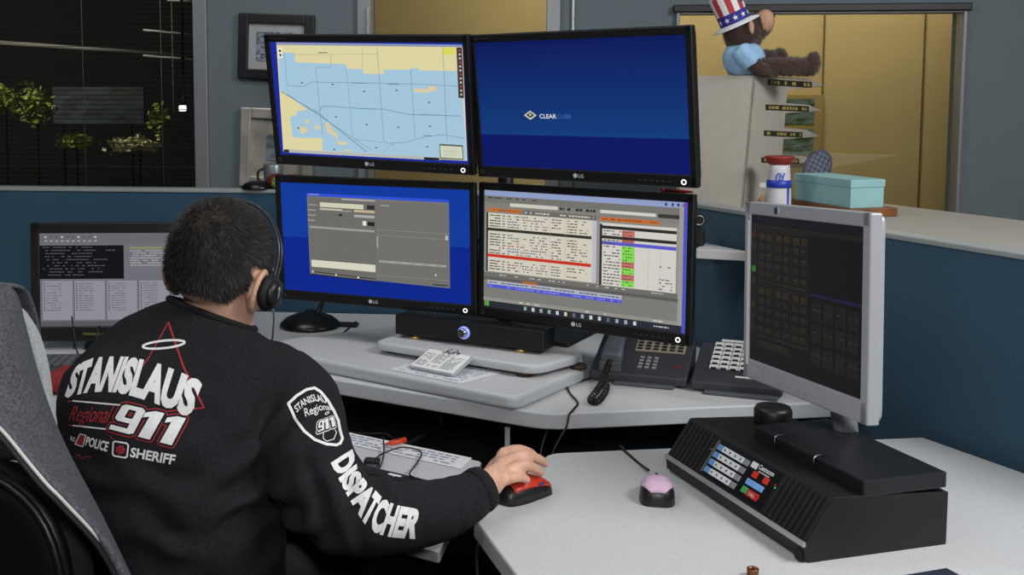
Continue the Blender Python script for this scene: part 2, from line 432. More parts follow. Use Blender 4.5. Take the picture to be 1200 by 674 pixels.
for x, y in ((-1.45, 3.35), (-1.5, 1.85), (-.95, 1.85)):
    m = MB(); m.tube([(x, y, 0), (x, y, DZ-.036)], .025, 12); m.build('leg', M_black, cdk)
m = MB(); a = Vector((-.15, 2.95)); b = Vector((.62, 2.75))
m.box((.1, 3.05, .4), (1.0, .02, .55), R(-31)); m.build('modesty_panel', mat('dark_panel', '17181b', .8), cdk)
# white bracket below the desk edge
a = at(595, 502, Y=2.42); b = at(594, 540, Y=2.44)
m = MB(); m.box((a+b)/2, (.012, .006, (a-b).length), bev=.002); m.build('support_bracket', mat('white_metal', 'c9cac8', .5), cdk)

rd = thing('side_desk', 'pale grey laminate desk wing in the right foreground holding the mouse and black console', 'desk', (.6, 1.6, 0))
tip, bl_, br_ = Vector((.0862, 1.8115)), Vector((.2506, 2.1455)), Vector((.4946, 2.177))
e1 = isect(br_, (br_-bl_).normalized(), wr(0, -dl), RD)
e2 = e1+RD*1.7; fd = (Vector((.1395, 1.5909))-tip).normalized()
f2 = tip+fd*1.05
m = MB(); slab(m, [tuple(p) for p in (tip, bl_, e1, e2, f2)], FZ-.034, FZ, [.006, .03, 0, 0, .03], .004)
o = m.build('desktop', [M_desk, M_edge], rd); edge_mats(o, FZ)
for x, y in ((.45, 1.1), (.95, 1.95), (1.45, .95)):
    m = MB(); m.tube([(x, y, 0), (x, y, FZ-.034)], .025, 12); m.build('leg', M_black, rd)

TZ = .67
kt = thing('keyboard_tray', 'pale grey sliding keyboard shelf hanging below the corner desk under the arm', 'tray', (-.05, 2.1, TZ-.03))
tc_, tbr, tbl, tfl = Vector((.0284, 1.786)), Vector((.1239, 2.2404)), Vector((-.1841, 2.4604)), Vector((-.2583, 1.9738))
td = (tfl-tc_).normalized()
ext = .28
m = MB(); slab(m, [tuple(p) for p in (tc_, tbr, tbl+td*ext, tfl+td*.14)], TZ-.02, TZ, [.008, .01, .02, .03], .003)
o = m.build('tray_top', [M_desk, mat('tray_edge', '8e9192', .35)], kt); edge_mats(o, TZ)
m = MB()
bk_ = Vector((-td.y, td.x))
if bk_.y < 0: bk_ = -bk_
for q in (tbr+td*.24, tbr+td*.52):
    m = MB(); e = q+bk_*.22; m.tube([(q.x-bk_.x*.06, q.y-bk_.y*.06, TZ-.026), (q.x+bk_.x*.2, q.y+bk_.y*.2, TZ-.026), (e.x, e.y, TZ-.01), (e.x, e.y, DZ-.034)], .006, 8, smooth_path=4); m.build('hanger', M_black, kt)

# raised turntable and riser on the corner desk
sd = (Vector((.3828, 2.5706))-Vector((.2008, 2.3235))).normalized(); sl = Vector((-sd.y, sd.x))
if sl.x > 0: sl = -sl
SZ = .782
p0 = Vector((.2008, 2.3235)); 
m = MB(); slab(m, [tuple(q) for q in (p0, p0+sd*.307, p0+sd*.307+Vector((.02, .2)), p0+sd*.52+sl*.60, p0+sl*.80+sd*.10, p0+sl*.74)], DZ+.001, SZ, [.035, .02, .05, .05, .10, .04], .009)
o = m.build('desk_platform', [M_desk, M_edge]); edge_mats(o, SZ)
tag(o, 'wide thick pale grey platform lying on the corner desk with the clipboard on it', 'platform')
RZ = .814
rfl, rfr, rr_, rbl = Vector((-.1232, 2.7161)), Vector((.2565, 2.4609)), Vector((.374, 2.572)), Vector((-.0723, 2.8031))
ri = thing('monitor_riser', 'smaller pale grey rounded shelf raised on low feet under the soundbar', 'platform', (.1, 2.7, SZ))
m = MB(); slab(m, [tuple(q) for q in (rfl, rfr, rr_, rr_+Vector((.02, .17)), rbl+sd*.14)], RZ-.022, RZ, [.028, .045, .03, .05, .03], .008)
o = m.build('shelf', [M_desk, M_edge], ri); edge_mats(o, RZ)
for q in (rfl.lerp(rfr, .06)+sd*.05, rfl.lerp(rfr, .9)+sd*.03, rfr.lerp(rr_, .8)+sd*.03, rbl+sd*.06+(-sl)*.05):
    m = MB(); m.lathe([(.02, SZ), (.02, RZ-.022)], (q.x, q.y, 0), 16); m.build('foot', mat('brown_rubber', '3a2a20', .7), ri)
# ------------------------------------------------------------------ screens
class Screen:
    def __init__(s, M, w, h, cx=0., cz=0., y=-.001):
        s.M = M; s.Mi = M.inverted(); s.w = w; s.h = h; s.cx = cx; s.cz = cz; s.y = y
        s.mb = MB(); s.cols = []; s.L = 0
        s.O = s.Mi @ CC
    def pt(s, u, v):
        d = (s.Mi.to_3x3() @ ray(u, v)); t = (s.y-s.O.y)/d.y; q = s.O+d*t; return (q.x, q.z)
    def n(s, a, b): return (s.cx+(a-.5)*s.w, s.cz+(.5-b)*s.h)
    def mi(s, c, k=1.):
        m = scr(c, k)
        if m not in s.cols: s.cols.append(m)
        s.mb.mi = s.cols.index(m)
    def poly(s, pts, c, L=1, k=1.):
        s.mi(c, k); y = s.y-.0002*L
        x0, x1, z0, z1 = s.cx-s.w/2, s.cx+s.w/2, s.cz-s.h/2, s.cz+s.h/2
        s.mb.face([s.mb.bm.verts.new((min(max(p[0], x0), x1), y, min(max(p[1], z0), z1))) for p in pts])
    def base(s, c, k=1.): s.rn(0, 0, 1, 1, c, 0, k)
    def rn(s, a0, b0, a1, b1, c, L=1, k=1.):
        s.poly([s.n(a0, b0), s.n(a1, b0), s.n(a1, b1), s.n(a0, b1)], c, L, k)
    def rect(s, u0, v0, u1, v1, c, L=1, k=1.):
        a, b = s.pt(u0, v0), s.pt(u1, v1)
        s.poly([a, (b[0], a[1]), b, (a[0], b[1])], c, L, k)
    def ppoly(s, uv, c, L=1, k=1.): s.poly([s.pt(*p) for p in uv], c, L, k)
    def line(s, uv, c, L=2, th=.0008, k=1.):
        P_ = [s.pt(*p) for p in uv]; s.lineL(P_, c, L, th, k)
    def lineL(s, P_, c, L=2, th=.0008, k=1.):
        for a, b in zip(P_, P_[1:]):
            a = Vector(a); b = Vector(b); d = (b-a)
            if d.length < 1e-6: continue
            n_ = Vector((-d.y, d.x)).normalized()*th/2
            s.poly([a-n_, b-n_, b+n_, a+n_], c, L, k)
    def words(s, a0, a1, b, c, L=3, hh=.008, dens=.75, k=1., mn=.006, mx=.02):
        a = a0
        while a < a1:
            w = random.uniform(mn, mx)
            if random.random() < dens: s.rn(a, b-hh/2, min(a+w, a1), b+hh/2, c, L, k)
            a += w+.004
    def text(s, st, p, size, c, L=3, bold=0.01, k=1., sx=1.):
        tr, w = text2d(st, size, bold, 0, sx); s.mi(c, k); y = s.y-.0002*L
        for t in tr: s.mb.face([s.mb.bm.verts.new((p[0]+q[0], y, p[1]+q[1])) for q in t])
        return w
    def build(s, parent):
        if not s.cols: s.mi('000000')
        return s.mb.build('screen', s.cols, parent, world=False, keepn=True)

def rotm(yaw, tilt, roll): return Matrix.Rotation(R(yaw), 4, 'Z') @ Matrix.Rotation(R(tilt), 4, 'X') @ Matrix.Rotation(R(roll), 4, 'Y')
def flat_text(mb, st, M, size, bold=.01, sx=1., center=False, shear=0.):
    """lettering as thin faces: M maps (x, y up) -> world/local; lies on the local XZ plane"""
    tr, w = text2d(st, size, bold, shear, sx); ox = -w/2 if center else 0
    for t in tr: mb.face([mb.bm.verts.new(M @ Vector((q[0]+ox, 0, q[1]))) for q in t])
    return w
def monitor(label, loc, ypr, W, H, bez, fmat, depth=.045, logo=None, group=None, name='computer_monitor', power=True, bulge=True):
    """bez = left/right, top, bottom"""
    M = Matrix.Translation(loc) @ rotm(*ypr)
    o = thing(name, label, 'monitor', loc, euler=rotm(*ypr).to_euler(), group=group)
    sw, sh = W-2*bez[0], H-bez[1]-bez[2]; cz = (bez[2]-bez[1])/2
    m = MB(); b2 = bmesh.new()
    fr = .006
    # front frame as a ring of four bars so that the screen is truly recessed
    m.box((-W/2+bez[0]/2, depth*.2, 0), (bez[0], depth*.4, H), bev=.003); m.box((W/2-bez[0]/2, depth*.2, 0), (bez[0], depth*.4, H), bev=.003)
    m.box((0, depth*.2, H/2-bez[1]/2), (W-.004, depth*.4, bez[1]), bev=.003); m.box((0, depth*.2, -H/2+bez[2]/2), (W-.004, depth*.4, bez[2]), bev=.003)
    m.build('bezel', fmat, o, world=False)
    m = MB()
    def rr(w, h, y): return [(x, y, z) for x, z in rpoly([(-w/2, -h/2), (w/2, -h/2), (w/2, h/2), (-w/2, h/2)], .02, 4)]
    m.loft([rr(W-.002, H-.002, depth*.3), rr(W-.004, H-.004, depth*.5), rr(W*.8, H*.78, depth*.9), rr(W*.6, H*.6, depth)], True, False)
    m.build('back_shell', M_black if fmat is not M_silverp else M_silverp, o, world=False)
    S = Screen(M, sw, sh, 0, cz, .003)
    if logo:
        m = MB(); L = -H/2+bez[2]*.42
        m.lathe([(.0052, 0), (.0052, .0004)], (-.011, -.0008, L+.0032), 20, Matrix.Rotation(PI/2, 4, 'X'))
        flat_text(m, logo, Matrix.Translation((-.003, -.0009, L-.001)), .0115, .012)
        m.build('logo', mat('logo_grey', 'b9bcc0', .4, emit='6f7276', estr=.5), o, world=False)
    if power:
        m = MB(); m.tube([(W/2-.03+.0048*math.cos(a), -.0012, -H/2+bez[2]*.45+.0048*math.sin(a)) for a in [2*PI*k/20 for k in range(21)]], .00125, 6, False)
        m.build('power_light', mat('power_ring', 'ffffff', .4, emit='f4f6ff', estr=.95), o, world=False)
        m = MB()
        for k in range(6): m.box((W/2-.062-.014*k, -.0005, -H/2+bez[2]*.45), (.006, .001, .0012))
        m.build('button_marks', mat('bezel_marks', '5a5c60', .5), o, world=False)
        m = MB(); x = -W/2+.014; z = -H/2+bez[2]*.5
        for (a, b, c, d) in ((-.0045, 0, .0008, .009), (.0045, -.001, .0008, .006), (0, .0045, .009, .0008), (0, -.0045, .009, .0008), (.002, -.001, .004, .0008)):
            m.box((x+a, -.0005, z+b), (c, .001, d))
        m.build('corner_mark', mat('bezel_marks', '5a5c60', .5), o, world=False)
        m = MB(); m.box((-W/2+.04, -.0005, H/2-bez[1]*.5), (.045, .001, .0016)); m.build('bezel_print', mat('bezel_print', '3a3b40', .5), o, world=False)
    return o, S, M
M_silverp = mat('silver_plastic', 'a9abb0', .4, .1)
G4 = None
B4 = (.016, .0185, .027)
W4, H4 = .556, .3325
# upper left: the map
oUL, S, MUL = monitor('upper left black monitor of the four, showing a blue and tan street map', (-.1364, 2.6976, CH-.0352), (-25.83, 10.57, 1.2), W4, H4, B4, M_black, logo='LG', group='black monitors stacked two over two')
S.base('1b2b98')
S.ppoly([(323.5, 49.6), (541.5, 52.4), (541.8, 55), (323.7, 52.3)], '8b93b8', 1)
S.ppoly([(324, 52.5), (542, 55.2), (547.6, 188.5), (332, 177)], 'dcd3a2', 1)
S.ppoly([(327, 62), (345, 61.8), (346, 73), (405, 75.2), (407, 80.5), (425, 81), (426, 86.4), (451, 86.8), (449, 81.8), (481, 81.7), (481.6, 79.8), (490, 79.7), (491, 82.6), (541, 83.4), (546.5, 187), (378, 176.5), (378, 162), (343, 161), (340, 137), (348, 135), (347.5, 130.5), (360.5, 128.5), (328, 105)], 'a2c5da', 2)
TAN = 'dcc9a0'
for pl in ([(351, 148), (359, 149), (361, 153), (356, 157), (352, 156)], [(358, 140.5), (362.5, 140.8), (363, 144.5), (358.5, 144.2)], [(368.5, 147), (375.5, 147.6), (375.8, 151.6), (369, 151)], [(381, 144), (386, 144.5), (390, 153), (396, 158), (396, 165), (407, 167), (407, 170), (397, 169), (393, 160), (384, 155)], [(485, 103.5), (502, 104.5), (502, 101), (511, 101), (511, 106.5), (503, 107), (503, 108.6), (486, 108)], [(404, 175), (411, 175.4), (411, 177.5), (404, 177)]):
    S.ppoly(pl, TAN, 3)
LC = '63808f'
for ln, th in (([(333.5, 61), (336.5, 100.5), (356, 101), (366, 96), (420, 97), (500, 99), (541, 101)], .001), ([(370, 79), (375, 129), (378, 158)], .001), ([(388, 63), (388, 79), (370, 79)], .001), ([(406, 80), (413.5, 161)], .0008), ([(442, 55), (450, 166), (455, 168), (475, 167), (500, 160), (520, 158), (545, 162)], .001),
               ([(481.5, 81), (486.5, 163)], .001), ([(519, 55), (524, 166)], .001), ([(375, 131), (376, 127), (380, 124), (420, 127), (450, 128), (478, 134), (541, 136)], .0014), ([(329, 107), (375, 134), (430, 178)], .0018), ([(336, 110), (380, 139), (420, 166), (436, 176)], .001), ([(340, 64), (442, 63.5)], .0006), ([(425, 55), (425, 81)], .0006), ([(415, 163), (450, 167)], .0008), ([(448, 180), (462, 167), (462, 178)], .0006), ([(374, 131), (368, 128)], .001)):
    S.line(ln, LC, 4, th)
for u, v in ((354, 97), (390, 99), (427, 107), (465, 106), (503, 120), (394, 137), (430, 146), (467, 149), (504, 148), (350, 150), (441, 173), (501, 172), (392, 175)):
    S.rect(u-1.3, v-.8, u+1.3, v+.8, '4b6270', 5)
for u, v, w in ((412, 97.2, 16), (455, 98.5, 12), (420, 127.5, 20), (494, 134.5, 20), (373, 61.7, 11), (496, 159, 10)):
    S.rect(u, v-.6, u+w, v+.6, '5b7482', 5)
S.rect(518, 55.6, 533, 64, 'd9d95c', 3); S.ppoly([(535, 55.5), (541.5, 55.6), (544, 115), (537.5, 114.5)], '43383a', 5)
for k in range(12): S.rect(537.5+k*.2, 58+4.7*k, 540+k*.2, 60+4.7*k, 'c9c2bc' if k % 3 else 'b04a40', 6)
S.ppoly([(515, 168.5), (542.5, 170), (543.6, 187.5), (516, 186)], '5c645a', 5); S.ppoly([(516, 170.5), (541.5, 172), (542.6, 186), (517, 184.5)], 'cfd3ba', 6)
for k in range(9): S.rect(519+random.uniform(0, 3), 173.5+k*1.3, 538+random.uniform(-8, 2), 174.1+k*1.3, '3f6f8c', 7)
S.ppoly([(333, 174.6), (516, 184.4), (516, 188), (333, 178.4)], 'b5b6b4', 4); S.ppoly([(333, 175), (339, 175.4), (339, 178.6), (333, 178.3)], '23262a', 5); S.ppoly([(497, 184), (515, 185), (515, 188), (497, 187)], '26262c', 5)
S.ppoly([(326, 56), (331, 56), (331, 68), (326, 68)], 'efe9d4', 5); S.rect(327, 58, 329.6, 61, '33302a', 6); S.rect(327.6, 63, 330, 66, '33302a', 6)
S.build(oUL)
# upper right: blue desktop with a logo
oUR, S, MUR = monitor('upper right black monitor of the four, showing a plain blue desktop', (.3341, 2.4214, CH-.0402), (-38.95, 7.07, -.33), W4, H4, B4, M_black, logo='LG', group='black monitors stacked two over two')
def mixh(a, b, t):
    A, B = hexc(a), hexc(b); return ''.join('%02x' % int(255*(x+(y-x)*t)) for x, y in zip(A, B))
N = 28
for i in range(N): S.rn(0, .74*i/N, 1, .74*(i+1)/N, mixh('0c1a5a', '133c7c', (i/(N-1))**.8), 0)
S.rn(0, .74, 1, 1, '0c1864', 0)
a, b = S.pt(614, 135), S.pt(629, 135); cx_, cz_ = (a[0]+b[0])/2, a[1]; hw = (b[0]-a[0])/2; hh = hw*.62
S.poly([(cx_-hw*1.15, cz_), (cx_, cz_-hh*1.15), (cx_+hw*1.15, cz_), (cx_, cz_+hh*1.15)], '10203c', 1)
S.poly([(cx_-hw, cz_), (cx_, cz_-hh), (cx_+hw, cz_), (cx_, cz_+hh)], 'c4c2b4', 2)
S.poly([(cx_-hw*.62, cz_+hh*.05), (cx_, cz_-hh*.58), (cx_+hw*.62, cz_+hh*.05), (cx_, cz_+hh*.62)], '16223c', 3)
S.poly([(cx_-hw*.25, cz_+hh*.1), (cx_, cz_-hh*.2), (cx_+hw*.25, cz_+hh*.1), (cx_, cz_+hh*.4)], 'c4c2b4', 4)
q = S.pt(632.5, 138.6); w = S.text('CLEAR', q, .0135, 'd2d6dc', 2, .02, sx=1.1)
S.text('CUBE', (q[0]+w+.002, q[1]), .0135, '3d62a6', 2, .01, sx=1.1)
S.build(oUR)
# lower left: grey program window
oLL, S, MLL = monitor('lower left black monitor of the four, showing one grey program window on blue', (-.1262, 2.7923, CH-.3917), (-22.57, 4.08, .26), W4, H4, B4, M_black, logo='LG', group='black monitors stacked two over two')
S.rn(0, 0, 1, .5, '113a9c', 0); S.rn(0, .5, 1, 1, '0a278a', 0)
GR = '747370'
S.ppoly([(359.5, 226.5), (526, 235), (527.5, 338), (363.5, 321)], GR, 1)
S.ppoly([(359.3, 226), (526, 234.3), (526, 237.5), (359.4, 229.5)], '2e50d2', 2)
S.ppoly([(361.5, 231), (441, 235.5), (442, 329.5), (364, 320)], '6c6b68', 2)
S.ppoly([(400, 232.5), (439.5, 234.6), (439.6, 236.4), (400, 234.3)], 'a9a8a4', 3)
S.ppoly([(375, 237), (426, 240), (426, 245.5), (375, 242.3)], 'cfccb4', 3); S.ppoly([(430, 240.5), (439, 241), (439, 246), (430, 245.4)], '2f2d2a', 3)
S.ppoly([(375, 243.6), (401, 245.2), (401, 247.4), (375, 245.8)], 'bdb9a6', 3); S.ppoly([(415, 246), (439, 247.4), (439, 249.8), (415, 248.4)], 'c8b98c', 3); S.ppoly([(415, 251.5), (439, 253), (439, 256), (415, 254.4)], 'aaa9a6', 3)
S.rect(425, 259, 429.5, 264.5, 'e0dfd6', 4); S.ppoly([(431, 260), (439, 260.6), (439, 265.4), (431, 264.6)], '22221f', 3); S.rect(397, 250.5, 401, 253.5, '2a2927', 3)
S.ppoly([(363, 264.5), (439, 270), (439, 272.5), (363, 267)], '9a9996', 3)
S.ppoly([(365, 304.3), (440, 310.5), (440.4, 319), (365.4, 312.3)], 'd3d3bf', 3); S.ppoly([(365, 320.5), (440.5, 329.5), (440.5, 330.6), (365, 321.6)], '25241f', 3); S.ppoly([(365, 317.5), (440.5, 326.5), (440.5, 327.6), (365, 318.6)], '33322c', 3)
for u, v in ((393, 321), (419, 324), (366, 317)): S.rect(u, v, u+2, v+2.5, 'cfcfc6', 5)
S.ppoly([(442.5, 236), (525.5, 240.3), (527, 337), (443.5, 329)], '706f6c', 2)
for v0, v1 in ((269, 274.5), (275.5, 281), (322.5, 329)): S.line([(443, v0), (526, v1)], '93928e', 3, .0009)
S.ppoly([(444.5, 305), (523, 311), (523, 313.4), (444.5, 307.4)], 'a4a3a0', 3)
for k in range(5): S.rect(447+k*16, 306.3+k*1.2, 455+k*16, 307.3+k*1.2, '45443f', 4)
S.rect(522, 276.5, 525, 281.5, 'c2c1bb', 4); S.rect(441.5, 277, 443.5, 290, 'a5a49f', 4); S.rect(507, 333, 525, 335.5, '1e1d1a', 4); S.rect(510, 321.5, 511.6, 323.4, 'e8e8e8', 4)
for u0, u1, v in ((361, 372, 240), (361, 370, 246), (361, 370, 252), (361, 369, 258), (361, 374, 228), (446, 456, 240.8), (401, 412, 247.5)): S.rect(u0, v-.6, u1, v+.6, 'b9b8b4', 5)
S.build(oLL)
# lower right: dispatch lists
oLR, S, MLR = monitor('lower right black monitor of the four, full of call lists with red and green rows', (.3599, 2.5336, CH-.3928), (-36.58, -.4, -.08), W4, H4, B4, M_black, logo='LG', group='black monitors stacked two over two')
S.base('8a8881')
S.rn(.0, .0, 1, .045, '8f9cc6', 1); S.rn(0, .045, .97, .11, '74726c', 1)
S.words(.02, .28, .062, '3a3935', 3, .012); S.rn(.0, .10, .97, .2, '807e78', 1)
S.rn(.14, .098, .39, .128, 'c9c8bc', 2); S.rn(.60, .10, .86, .125, 'd0cfc6', 2); S.rn(.87, .10, .97, .13, '3b3a37', 2); S.words(.40, .58, .115, '2c2b28', 3, .02)
for a0, a1 in ((.02, .1), (.115, .2)): S.rn(a0, .148, a1, .18, 'c0703a', 2)
S.words(.03, .2, .164, '7c3c18', 3, .008)
S.rn(.21, .15, .58, .185, '6a6862', 2); S.words(.22, .57, .168, 'c9c7bd', 3, .012)
S.rn(.012, .19, .565, .69, 'cfcabb', 2); S.rn(.56, .19, .585, .69, 'b7b8c2', 2)
S.rn(.012, .19, .022, .69, '35322e', 3)
S.rn(.012, .318, .56, .342, '33302b', 3); S.rn(.02, .54, .56, .566, 'c33324', 4)
y = .21
while y < .685:
    if not (.305 < y < .35 or .53 < y < .575):
        S.words(.03, .09, y, '4f4c46', 3, .009, .95, mn=.02, mx=.05); S.words(.10, .115, y, '4f4c46', 3, .009, .9)
        S.words(.13, .19, y, random.choice(['4f4c46', '4f4c46', '9c4a30', '4a6a8a']), 3, .009, .8); S.words(.2, .34, y, '55524b', 3, .009, .6, mn=.004, mx=.012); S.words(.36, .41, y, '5c594f', 3, .009, .8); S.words(.44, .49, y, '5c594f', 3, .009, .8); S.words(.5, .54, y, '6c695f', 3, .009, .35)
    y += .0228
for x in (.125, .195, .35, .43): S.rn(x, .19, x+.0015, .69, 'a9a596', 3)
S.rn(.59, .17, .97, .70, '8f8d87', 1); S.rn(.60, .155, .88, .185, 'c06a33', 2); S.words(.61, .87, .17, '7c3c18', 3, .008, .8)
S.rn(.60, .20, .955, .70, 'cfcdc5', 2); S.rn(.60, .21, .612, .70, '35322e', 3)
S.rn(.60, .222, .955, .247, '302d29', 3); S.rn(.60, .30, .955, .325, '302d29', 3); S.rn(.612, .345, .955, .372, '5a58c8', 4)
y = .26; gi = 0
pat = 'RR.RBGGGGGRRGGRRGG'
for k in range(18):
    y = .262+k*.0246
    ch = pat[k] if k < len(pat) else 'G'
    if not (.29 < y < .33):
        S.words(.62, .70, y, '55524b', 5, .009, .8)
        if ch == 'G': S.rn(.705, y-.0115, .765, y+.0125, '7ed64c', 3)
        if ch == 'R': S.rn(.705, y-.0115, .765, y+.0125, 'c06a64', 3)
        S.words(.712, .755, y, '4a5a3a', 5, .009, .8, mn=.004, mx=.01)
        if k > 13 or k == 10: S.words(.88, .94, y, '5c594f', 4, .008, .6)
        S.rn(.765, y+.0118, .955, y+.0128, 'b6b4ac', 3)
for x in (.765, .83, .885): S.rn(x, .375, x+.0015, .70, 'aaa89f', 3)
S.rn(0, .70, .97, .735, '6d6b66', 1); S.words(.03, .9, .715, 'c2c0b8', 3, .008, .25)
S.rn(0, .735, .97, .92, '7b7a76', 1); S.rn(.0, .737, .97, .765, '5d5b57', 2); S.rn(.21, .745, .29, .775, 'b0653a', 3)
S.rn(.02, .765, .71, .80, 'aeb0bb', 3); S.words(.03, .70, .783, '58587a', 5, .01, .85); S.rn(.02, .80, .71, .828, '4f55c9', 3); S.words(.03, .7, .814, '8d92e8', 5, .008, .6)
S.rn(0, .915, .97, .945, '8f8d88', 2); S.words(.03, .9, .93, 'd8d6cc', 3, .008, .2)
S.rn(0, .945, 1, 1, '2a2d36', 2); S.rn(.005, .945, .03, .99, '5a9a46', 3)
for k in range(14): S.rn(.22+k*.042, .957, .22+k*.042+.014, .988, random.choice(['c9ccd2', '8fae9a', '9aa4b8', 'd2c9a8', '5a6a70']), 3)
S.words(.86, .93, .972, 'b9bcc2', 4, .01, .9)
S.rn(.965, .04, .985, .945, '9a9890', 2); S.rn(.985, 0, 1, 1, '4a52c0', 3)
for a0 in (.9, .93, .955, .977): S.rn(a0, .012, a0+.01, .034, '2c3560' if a0 < .97 else 'b04838', 4)
S.build(oLR)
# small left monitor
oSM, S, MSM = monitor('small black monitor alone on the left desk behind the seated man', (at(35, 261, Y=2.9).x+.235, 2.9, at(35, 261, Y=2.9).z-.158), (2, -3, 0), .47, .315, (.0235, .028, .04), M_black, power=False)
S.base('6a6a72')
S.rn(0, 0, 1, .11, '66666c', 1)
for k in range(10): S.rn(.03+k*.034, .03, .045+k*.034, .05, '4a5a66' if k % 3 else 'b0b0a8', 2); S.rn(.03+k*.034, .075, .048+k*.034, .09, '9a9aa0', 2)
S.rn(.0, .13, .52, .49, '101014', 2)
for k in range(10): S.words(.02, random.uniform(.3, .5), .15+k*.033, '54565a', 3, .010, .6)
S.rn(.52, .13, 1, .49, '6c6c74', 1); S.rn(.555, .15, .76, .17, '8c8a5c', 2)
for k in range(7): S.words(.56, .78, .19+k*.026, 'a3a3a8', 3, .012, .8)
S.rn(.84, .15, 1, .47, '9a9aa4', 2)
for k in range(8): S.words(.87, .97, .19+k*.03, '55555c', 3, .010, .8)
for k in range(5):
    a0 = .01+k*.2; S.rn(a0, .51, a0+.19, .93, '8a8a94', 2); S.rn(a0, .51, a0+.003, .93, '55555e', 3)
    for j in range(12): S.rn(a0+.012, .535+j*.026, a0+.02, .546+j*.026, '303036', 4); S.words(a0+.03, a0+.12, .54+j*.026, '606068', 3, .009, .85)
S.rn(0, .945, 1, 1, '55555c', 2)
S.build(oSM)
sb = oSM
zb = MSM.to_translation().z-.1575
m = MB(); m.box((MSM.to_translation().x, 2.945, (zb+.06+DZ)/2), (.06, .03, zb+.06-DZ), bev=.004); m.build('stand_neck', M_black, oSM)
m = MB(); m.lathe([(.11, DZ), (.11, DZ+.008), (.04, DZ+.016)], (MSM.to_translation().x, 2.945, 0), 28); m.build('stand_base', M_black, oSM)
m = MB(); m.box((0, -.0006, -.1575+.02), (.2, .001, .006)); m.build('bezel_print', mat('olive_print', '5c5c26', .5), oSM, world=False)
m = MB(); m.box((-.03, -.0009, -.1575+.021), (.008, .001, .006)); m.build('logo', mat('logo_grey', 'b9bcc0', .4), oSM, world=False)
# silver monitor at the right
ypr = (-78.36, -.9, -3.15); Wh, Hh = .405, .338
TLh = Vector((.6217, 2.1265, 1.2236)); ctr = TLh+(rotm(*ypr).to_3x3() @ Vector((Wh/2, 0, -Hh/2)))
oHP, S, MHP = monitor('silver framed monitor with a dark screen in the right foreground', ctr, ypr, Wh, Hh, (.021, .0235, .038), M_silverp, depth=.055, power=False)
S.base('141416')
def gridpx(u0, v0, u1, v1, c, L=1): S.rect(u0, v0, u1, v1, c, L)
BR = '2e2a20'
S.rn(0, 0, 1, .05, '16161e', 1); S.rn(0, .06, 1, .09, '1f1e1a', 1); S.rn(0, .09, .06, .82, '1a1a1c', 1)
for j in range(9): S.rn(.012, .11+j*.08, .05, .15+j*.08, ['3c1a18', '262626', '1f1f1f', '2a6a26', '2b2620', '1e1e22', '2f2b1c', '232323', '232323'][j], 2)
for r in range(2):
    for c in range(3):
        x0, y0 = .075+c*.165, .10+r*.37
        S.lineL([S.n(x0, y0), S.n(x0+.155, y0), S.n(x0+.155, y0+.35), S.n(x0, y0+.35), S.n(x0, y0)], BR, 2, .0012)
        for j in range(5):
            for i in range(2):
                a0, b0 = x0+.01+i*.073, y0+.015+j*.064
                S.rn(a0, b0, a0+.062, b0+.052, '1f1d1a' if j else '272319', 2); S.words(a0+.006, a0+.055, b0+.02, '3a3528', 3, .006, .7)
                S.words(a0+.006, a0+.055, b0+.036, '302c22', 3, .006, .6)
        S.rn(x0+.01, y0+.335, x0+.145, y0+.345, '26231a', 2)
S.rn(.07, .84, .42, .90, '1a1917', 2)
for k in range(6): S.words(.08, .40, .85+k*.008, '302c22', 3, .004, .6)
S.rn(.575, .45, 1, .47, '1c1c38', 2)
for r in range(3):
    for c in range(4):
        x0, y0 = .59+c*.1, .50+r*.14; S.rn(x0, y0, x0+.085, y0+.115, '1e1c19', 2); S.words(x0+.01, x0+.08, y0+.05, '3a3528', 3, .008, .7)
S.lineL([S.n(.56, .1), S.n(.56, .95)], BR, 2, .001)
S.build(oHP)
m = MB(); m.box((-.085, -.0006, Hh/2-.0115), (.012, .0012, .0115)); m.build('logo', mat('logo_navy', '2a3360', .4), oHP, world=False)
m = MB(); m.box((-.085+.008, -.0006, Hh/2-.0115), (.003, .0012, .0115)); m.build('logo_edge', mat('logo_pale', 'd0d0da', .4), oHP, world=False)
m = MB(); m.box((-Wh/2+.055, -.0006, -Hh/2+.018), (.04, .0012, .014), bev=.0005); m.build('name_plate', mat('silver_buttons', 'b0b2b8', .35, .3), oHP, world=False)
for k in range(5):
    m = MB(); m.box((-.07+k*.03, -.0008, -Hh/2+.014), (.008, .0016, .004), bev=.0005); m.build('button', mat('silver_buttons', 'b0b2b8', .35, .3), oHP, world=False)
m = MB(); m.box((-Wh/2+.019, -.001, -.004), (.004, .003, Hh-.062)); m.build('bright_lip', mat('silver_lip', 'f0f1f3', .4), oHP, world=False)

# four-screen stand
st = thing('monitor_stand', 'black pole stand behind the four monitors holding them two over two', 'stand', (.16, 2.86, RZ))
base = Vector((.215, 2.85))
m = MB(); m.box((base.x+.02, base.y-.02, RZ+.006), (.40, .20, .01), R(-31), .004); m.build('base_plate', M_black, st)
m = MB(); m.tube([(base.x, base.y, RZ+.005), (base.x, base.y, CH+.04)], .02, 16); m.build('pole', M_black, st)
for MM, nm in ((MUL, 'arm'), (MUR, 'arm'), (MLL, 'arm'), (MLR, 'arm')):
    b = MM @ Vector((0, .075, 0)); m = MB()
    m.tube([b, Vector((base.x, base.y, b.z))], .014, 10); m.box(MM @ Vector((0, .055, 0)), (.1, .025, .1), MM.to_3x3().to_4x4(), .003); m.build('arm', M_black, st)
